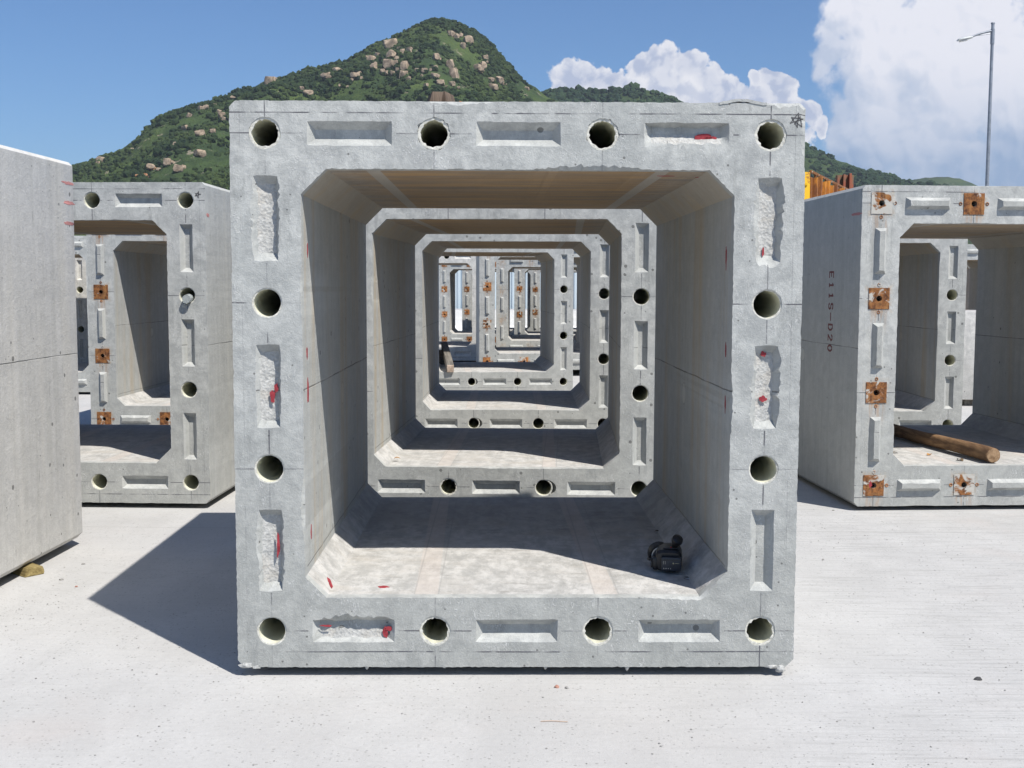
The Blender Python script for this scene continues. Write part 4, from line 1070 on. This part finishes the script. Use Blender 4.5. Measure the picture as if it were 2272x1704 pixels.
def lamp():
    Yd = 36.0; t = at_depth(2145*S, 50*S, Yd)
    met = flat('galvanised_steel', (.22, .24, .27), (.32, .34, .37), 8, .45, .1, .5); hd = flat('lamp_housing', (.40, .42, .42), (.52, .54, .54), 8, .5, .1)
    e = empty('street_lamp', (t.x, Yd, Z0)); tag(e, 'tall slim galvanised street lamp with one arm reaching left, at the right', 'street lamp')
    h = t.z-Z0
    bm = bmesh.new(); tube_bm(bm, [(0, 0, 0), (0, 0, .02), (0, 0, h*.45), (0, 0, h*.451), (0, 0, h-.6), (0, 0, h)], [.11, .085, .070, .056, .046, .046], 16); link('pole', finish('pole', bm, 40), met, e)
    bm = bmesh.new(); tube_bm(bm, [(0, 0, h-.02), (0, 0, h+.015)], [.062, .055], 16); tube_bm(bm, [(0, 0, h-.62), (0, 0, h-.18)], [.060, .060], 16); link('sleeve', finish('sleeve', bm, 40), met, e)
    bm = bmesh.new(); tube_bm(bm, [(0, 0, h-.22), (-.35, 0, h-.30), (-.68, 0, h-.42)], [.038, .032, .028], 12); tube_bm(bm, [(0, 0, h-.30), (-.30, 0, h-.345), (-.45, 0, h-.36)], .014, 8); link('arm', finish('arm', bm, 40), met, e)
    bm = bmesh.new(); secs = [(-.60, .05, .04), (-.70, .09, .06), (-.85, .12, .068), (-1.0, .12, .055), (-1.04, .10, .03)]
    rg = []
    for x, hw, hh in secs:
        zc = h-.42+(x+.6)*.20; rg.append([bm.verts.new((x, math.cos(q)*hw, zc+math.sin(q)*hh*(1.0 if math.sin(q) > 0 else .6))) for q in [2*math.pi*k/14 for k in range(14)]])
    for a, b in zip(rg, rg[1:]): strip(bm, a, b)
    bm.faces.new(rg[0]); bm.faces.new(rg[-1][::-1]); head = link('lamp_head', finish('lamp_head', bm, 50), hd, e)
    bm = bmesh.new(); box_bm(bm, .24, .15, .03, (-.86, 0, h-.52), .012, Matrix.Rotation(-.2, 3, 'Y')); link('lens', finish('lens', bm), flat('lamp_lens', (.5, .5, .48), (.6, .6, .58), 5, .15, 0), head)
lamp()

# ------------------------------------------------------------------ hills
def hillmat(name, far=0.0, seed=0.0, forest=0.0):
    g = newmat(name); P = g.vm('ADD', g.obj, (seed, 0, 0))
    a = g.noise(P, .010, 5, .65); b = g.noise(P, .05, 5, .7); c = g.noise(P, .22, 4, .7)
    dk, md, lt = (.026, .044, .019), (.050, .078, .026), (.105, .140, .036)
    col = g.mix(g.ss(b, .34, .62), dk, md); col = g.mix(g.mul(g.ss(a, .45, .66), 1.0-forest), col, g.mix(g.ss(c, .35, .65), md, lt))
    col = g.mix(g.mul(g.ss(c, .50, .64), .6), col, (.024, .04, .016)); c3 = g.noise(P, .8, 3, .7); col = g.mix(g.mul(g.ss(c3, .5, .66), .45), col, (.022, .036, .015))
    x, y, z = g.xyz(g.nor)
    rock = g.mul(g.ss(g.noise(g.vm('MULTIPLY', P, (1, 1, 1.6)), .06, 6, .78), .60, .64), 1.0-forest*.9)
    col = g.mix(g.mul(rock, .85), col, g.mix(c, (.20, .165, .12), (.32, .27, .21)))
    return fin(g, col, .95, g.bump(g.add(b, c), .8, 3.0), spec=.1)
def hill(name, prof, Yr, foot, back, mat, res=4.0, amp=1.0, seed=0.0):
    """ridge read from the photo at its own distance, with real front and back slopes"""
    P = [at_depth(u*S, v*S, Yr) for u, v in prof]; xs = np.array([p.x for p in P]); zs = np.array([p.z for p in P])
    X = np.arange(xs[0], xs[-1]+res, res); Ys = np.concatenate([np.linspace(foot, Yr, int((Yr-foot)/(res*1.3))), np.linspace(Yr, back, 24)[1:]])
    rz = np.interp(X, xs, zs)
    k = np.ones(5)/5; rz = np.convolve(np.pad(rz, 2, 'edge'), k, 'valid')
    Hh = np.zeros((len(Ys), len(X)))
    for j, y in enumerate(Ys):
        if y <= Yr: t = (y-foot)/(Yr-foot); s = t**1.15
        else: t = (y-Yr)/(back-Yr); s = math.cos(t*math.pi/2)**1.2
        for i, x in enumerate(X):
            n1 = noise.noise(Vector((x/170+seed, y/170, 0))); n2 = noise.noise(Vector((x/60+seed, y/75, 3))); n3 = noise.noise(Vector((x/22+seed, y/22, 7))); n4 = noise.noise(Vector((x/8+seed, y/8, 9)))
            e = min(1.0, 4*abs(t)*(1-t)+.05) if y <= Yr else .5
            Hh[j, i] = rz[i]*s*(1+.34*n1*e)+(n2*17*e+n3*3.5*(.4+e)+n4*1.6)*amp*min(1, s*2)-6*(1-min(1, s*6))
    V = [(float(X[i]), float(Ys[j]), float(Hh[j, i])) for j in range(len(Ys)) for i in range(len(X))]
    nX = len(X); Fs = [(j*nX+i, j*nX+i+1, (j+1)*nX+i+1, (j+1)*nX+i) for j in range(len(Ys)-1) for i in range(nX-1)]
    me = bpy.data.meshes.new(name); me.from_pydata(V, [], Fs)
    for p in me.polygons: p.use_smooth = True
    o = link(name, me, mat); tag(o, kind='structure')
    def hz(x, y):
        i = (x-X[0])/res; j = np.searchsorted(Ys, y)
        i = int(min(max(i, 0), nX-2)); j = int(min(max(j, 1), len(Ys)-1)); a = (y-Ys[j-1])/(Ys[j]-Ys[j-1])
        f = (x-X[0])/res-i
        return (Hh[j-1, i]*(1-a)+Hh[j, i]*a)*(1-f)+(Hh[j-1, i+1]*(1-a)+Hh[j, i+1]*a)*f
    return o, hz, (X[0], X[-1])
P1 = [(-500, 560), (-300, 520), (-100, 460), (60, 400), (165, 366), (190, 352), (215, 342), (255, 332), (290, 325), (340, 305), (370, 280), (400, 250), (430, 225), (480, 207), (520, 193), (560, 183), (600, 168), (650, 155), (700, 142), (740, 133), (770, 125), (800, 103), (830, 90), (855, 84), (872, 72), (885, 62), (905, 52), (930, 45), (960, 44), (985, 48), (1005, 57), (1030, 72), (1050, 88), (1070, 108), (1090, 132), (1110, 155), (1130, 178), (1150, 193), (1170, 208), (1220, 235), (1300, 280), (1400, 340), (1500, 420), (1600, 500), (1700, 560)]
P2 = [(900, 420), (1000, 320), (1100, 250), (1150, 212), (1175, 200), (1210, 188), (1250, 190), (1300, 196), (1330, 190), (1356, 184), (1385, 190), (1420, 202), (1450, 216), (1520, 245), (1600, 270), (1680, 292), (1742, 315), (1790, 337), (1830, 352), (1870, 368), (1910, 380), (1960, 391), (2020, 400), (2120, 425), (2250, 470), (2400, 560)]
P3 = [(1700, 500), (1800, 430), (1900, 396), (1965, 389), (2000, 383), (2050, 380), (2075, 384), (2095, 394), (2140, 412), (2200, 440), (2300, 480), (2500, 540), (2700, 600)]
hm1 = hillmat('hill_scrub'); hm2 = hillmat('hill_forest', seed=900, forest=.75); hm3 = hillmat('hill_far', seed=300, forest=.3)
h1, hz1, r1 = hill('hill', P1, 1200, 620, 1650, hm1, 4.2, 1.0)
h2, hz2, r2 = hill('far_hill', P2, 1750, 1250, 2300, hm2, 8.0, 1.2, 5)
h3, hz3, r3 = hill('farther_hill', P3, 2900, 2300, 3600, hm3, 14.0, 1.5, 9)
def bushes(name, hz, xr, y0, y1, n, smin, smax, mat, seed, label, dens=.06):
    rs = np.random.RandomState(seed)
    bm = bmesh.new(); bmesh.ops.create_icosphere(bm, subdivisions=1, radius=1); bm.verts.ensure_lookup_table()
    V0 = np.array([v.co[:] for v in bm.verts]); F0 = np.array([[v.index for v in f.verts] for f in bm.faces]); bm.free()
    if True:
        bm = bmesh.new(); bmesh.ops.create_icosphere(bm, subdivisions=2, radius=1); V1 = np.array([v.co[:] for v in bm.verts]); F1 = np.array([[v.index for v in f.verts] for f in bm.faces]); bm.free()
    Vs, Fs = [], []; b = 0; c = 0; tries = 0
    while c < n and tries < n*6:
        tries += 1
        x = rs.uniform(xr[0]+5, xr[1]-5); y = y1-(y1-y0)*rs.rand()**1.4
        z = hz(x, y)
        if z < 12: continue
        if noise.noise(Vector((x/55, y/55, seed)))+.45*noise.noise(Vector((x/16, y/16, seed))) < rs.uniform(-.42, .34): continue
        s = smin+(smax-smin)*rs.rand()**3.0
        k = 1+rs.uniform(-.28, .28, len(V0)); v = V0*k[:, None]*np.array([s, s, s*rs.uniform(.6, 1.0)])
        a = rs.uniform(0, 6.28); Rm = np.array([[math.cos(a), -math.sin(a), 0], [math.sin(a), math.cos(a), 0], [0, 0, 1]])
        v = v@Rm.T+np.array([x, y, z+s*.25]); Vs.append(v); Fs.append(F0+b); b += len(V0); c += 1
    V = np.concatenate(Vs); Fc = np.concatenate(Fs)
    me = bpy.data.meshes.new(name); me.from_pydata(V.tolist(), [], Fc.tolist())
    o = link(name, me, mat); tag(o, label, 'shrubs', kind='stuff')
def bushmat(name, dk, lt):
    g = newmat(name); isl = g.n('ShaderNodeNewGeometry').outputs['Random Per Island']; a = g.noise(g.obj, .5, 4, .75)
    lg = g.noise(g.obj, .012, 4, .6); col = g.mix(g.add(g.mul(isl, .45), g.mul(g.ss(a, .3, .7), .3)), dk, lt); col = g.mix(g.mul(g.ss(lg, .44, .58), .75), col, (dk[0]*.9, dk[1]*.9, dk[2]))
    return fin(g, col, .95, g.bump(a, 1.0, 1.5), spec=.08)
bushes('hillside_shrubs', hz1, r1, 760, 1206, 60000, .6, 3.8, bushmat('shrub_leaves', (.020, .036, .016), (.085, .115, .034)), 4, 'dense green scrub and low trees covering the rocky hill')
bushes('far_hill_trees', hz2, r2, 1500, 1758, 9000, 3.0, 7.0, bushmat('tree_leaves', (.022, .042, .019), (.050, .080, .032)), 6, 'dark green tree cover on the lower hills behind')
# granite boulders, one object each
def boulder_mesh(seed):
    bm = bmesh.new(); bmesh.ops.create_icosphere(bm, subdivisions=3, radius=1)
    for v in bm.verts:
        d = v.co.normalized(); k = 1+.35*noise.noise(d*1.3+Vector((seed*5, 0, 0)))+.14*noise.noise(d*3.3+Vector((seed, 2, 0))); 
        q = d*k; q = Vector([math.copysign(min(abs(c), .72), c) for c in q]); v.co = q
    return finish('granite_boulder', bm, 40)
g = newmat('granite'); P = g.vm('ADD', g.obj, g.vec(g.mul(g.rnd, 91.0), 0.0, 0.0)); a = g.noise(P, 1.3, 5, .7); b = g.noise(P, 4, 4, .7)
GRAN = fin(g, g.mix(g.ss(a, .35, .65), (.17, .13, .095), (.42, .325, .23)), .92, g.bump(g.add(a, b), .8, .25), spec=.15)
EARTH = flat('orange_earth', (.34, .15, .07), (.46, .26, .14), 1.5, .95)
BM = [boulder_mesh(s) for s in range(7)]
for b_ in BM: b_.materials.append(GRAN)
bl = [(1445,170,50,.6),(1385,210,18,1),(1358,240,28,1.3),(1335,222,16,1),(1445,215,30,.8),(1495,195,18,1),(1528,190,18,1.2),(1432,255,34,1.2),(1458,255,30,1.1),(1365,265,22,.8),(1505,262,26,1.4),(1495,305,24,1.7),(1520,320,18,1.3),(1285,305,28,.8),(1300,298,18,1),(1205,282,30,.6),(1245,262,14,1),(1155,308,35,.5),(1165,300,20,.7),(905,325,34,1),(925,318,20,1.1),(875,342,18,.9),(1645,220,20,1.3),(1715,118,20,1),(1735,130,22,1),(1790,150,34,.9),(1765,170,18,1.2),(1865,228,24,.9),(1835,275,38,.7),(1855,258,22,1),(1710,262,26,2),(1725,300,26,1.6),(1640,268,22,.9),(1640,305,24,.8),(1595,282,20,.9),(1560,280,18,.9),(1665,335,24,.8),(1715,340,20,.9),(1900,355,32,.6),(1925,325,30,.8),(1890,320,22,.7),(2050,360,16,.9),(1080,385,30,.6),(1045,362,20,.8),(600,450,22,.8),(620,442,16,1),(545,480,18,1),(528,535,22,.8),(598,570,46,.55),(650,550,20,.8),(487,610,20,.8),(595,650,32,.8),(690,480,26,.8),(700,495,18,.9),(678,465,16,1),(380,712,32,.7),(450,690,30,.8),(500,720,34,.7),(155,680,28,.8),(140,692,16,.9),(180,660,12,1),(290,630,12,1),(1425,290,16,.9),(1450,293,20,.8),(1407,282,16,1),(1472,275,16,1),(1415,250,14,1),(1375,250,14,1),(1330,245,12,1),(1470,225,16,.9),(1510,290,14,1.2),(1480,180,14,.9),(1700,108,12,1),(1755,122,14,1),(1805,160,16,1),(1660,225,10,1),(1700,245,14,1.4),(1728,280,14,1.2),(1850,285,16,.8),(1870,240,12,.9),(1940,335,14,.8),(1620,275,12,.8),(1655,300,12,.8),(1270,320,14,.8),(1310,312,12,.8),(1185,292,14,.6),(1140,316,16,.6),(1060,375,14,.8),(1095,378,14,.7),(740,400,16,.7),(770,395,12,.8),(660,430,12,.8),(470,690,16,.8),(430,700,14,.8),(410,720,16,.7),(520,708,16,.8),(1600,345,14,.9),(1580,300,10,.9),(1690,352,12,.9),(1745,355,14,.9),(1990,300,12,.9),(1960,345,12,.9),(1215,345,12,.8),(1250,350,10,.8),(1420,160,18,1)]
def march(u, v, hz):
    d = ray(u, v); k0 = None
    for k in range(640, 1215, 3):
        p = Vector((0, 0, CZ))+d*(k/d.y)
        if hz(p.x, p.y) > p.z: return p
    return None
rs = random.Random(11)
for (a, b, s, asp) in bl:
    u, v = 150+a/2.011, 20+b/2.011
    p = march(u, v, hz1)
    if p is None: p = march(u, v+4, hz1)
    if p is None: continue
    r = s/2.011/F_PX*p.y*.5*1.6
    o = link('granite_boulder', rs.choice(BM), None, None, (p.x, p.y-r*.6, p.z+r*.22), (rs.uniform(-.3, .3), rs.uniform(-.3, .3), rs.uniform(0, 6.3))); o.scale = (r*rs.uniform(.8, 1.25), r, r*asp*rs.uniform(.85, 1.2))
    area = 'near the hill summit' if (v < 110 and u > 860) else 'on the steep right flank of the hill' if u > 1060 else 'in the rocky middle of the hill under the summit' if u > 800 else 'on the long upper ridge of the hill' if v < 200 else 'on the lower left slope of the hill'
    tag(o, '%s weathered tan granite boulder %s' % ('large' if s > 29 else 'small' if s < 18 else 'medium', area), 'boulder', 'granite boulders scattered over the hill')
for k, (a, b, s) in enumerate([(325, 745, 34), (355, 742, 30), (390, 715, 26), (370, 752, 20)]):
    p = march(150+a/2.011, 20+b/2.011, hz1)
    if p is None: continue
    r = s/2.011/F_PX*p.y*.6
    o = link('earth_scar', BM[k], None, None, (p.x, p.y, p.z-r*.1), (.2, 0, k*1.3)); o.scale = (r*1.3, r, r*.7)
    o.material_slots[0].link = 'OBJECT'; o.material_slots[0].material = EARTH
    tag(o, 'bare orange earth scar low on the hill above the left box', 'earth scar', 'orange earth scars on the hill')

# ------------------------------------------------------------------ air over the distance
def haze():
    bm = bmesh.new(); bmesh.ops.create_cube(bm, size=1.0); me = bpy.data.meshes.new('haze'); bm.to_mesh(me); bm.free()
    o = bpy.data.objects.new('haze', me); COL.objects.link(o)
    top = 420.0; o.location = (300, 1850, (top+Z0-1)/2); o.scale = (9000, 4200, top-Z0+1)
    mt = bpy.data.materials.new('haze_air'); mt.use_nodes = True; t = mt.node_tree; t.nodes.clear()
    out = t.nodes.new('ShaderNodeOutputMaterial'); v = t.nodes.new('ShaderNodeVolumePrincipled'); v.inputs['Color'].default_value = (.80, .88, 1.0, 1); v.inputs['Density'].default_value = HAZE; v.inputs['Anisotropy'].default_value = .2
    t.links.new(v.outputs[0], out.inputs['Volume']); me.materials.append(mt); tag(o, 'thin pale summer haze lying over the yard and hills', kind='stuff')
HAZE = 0.00008
haze()
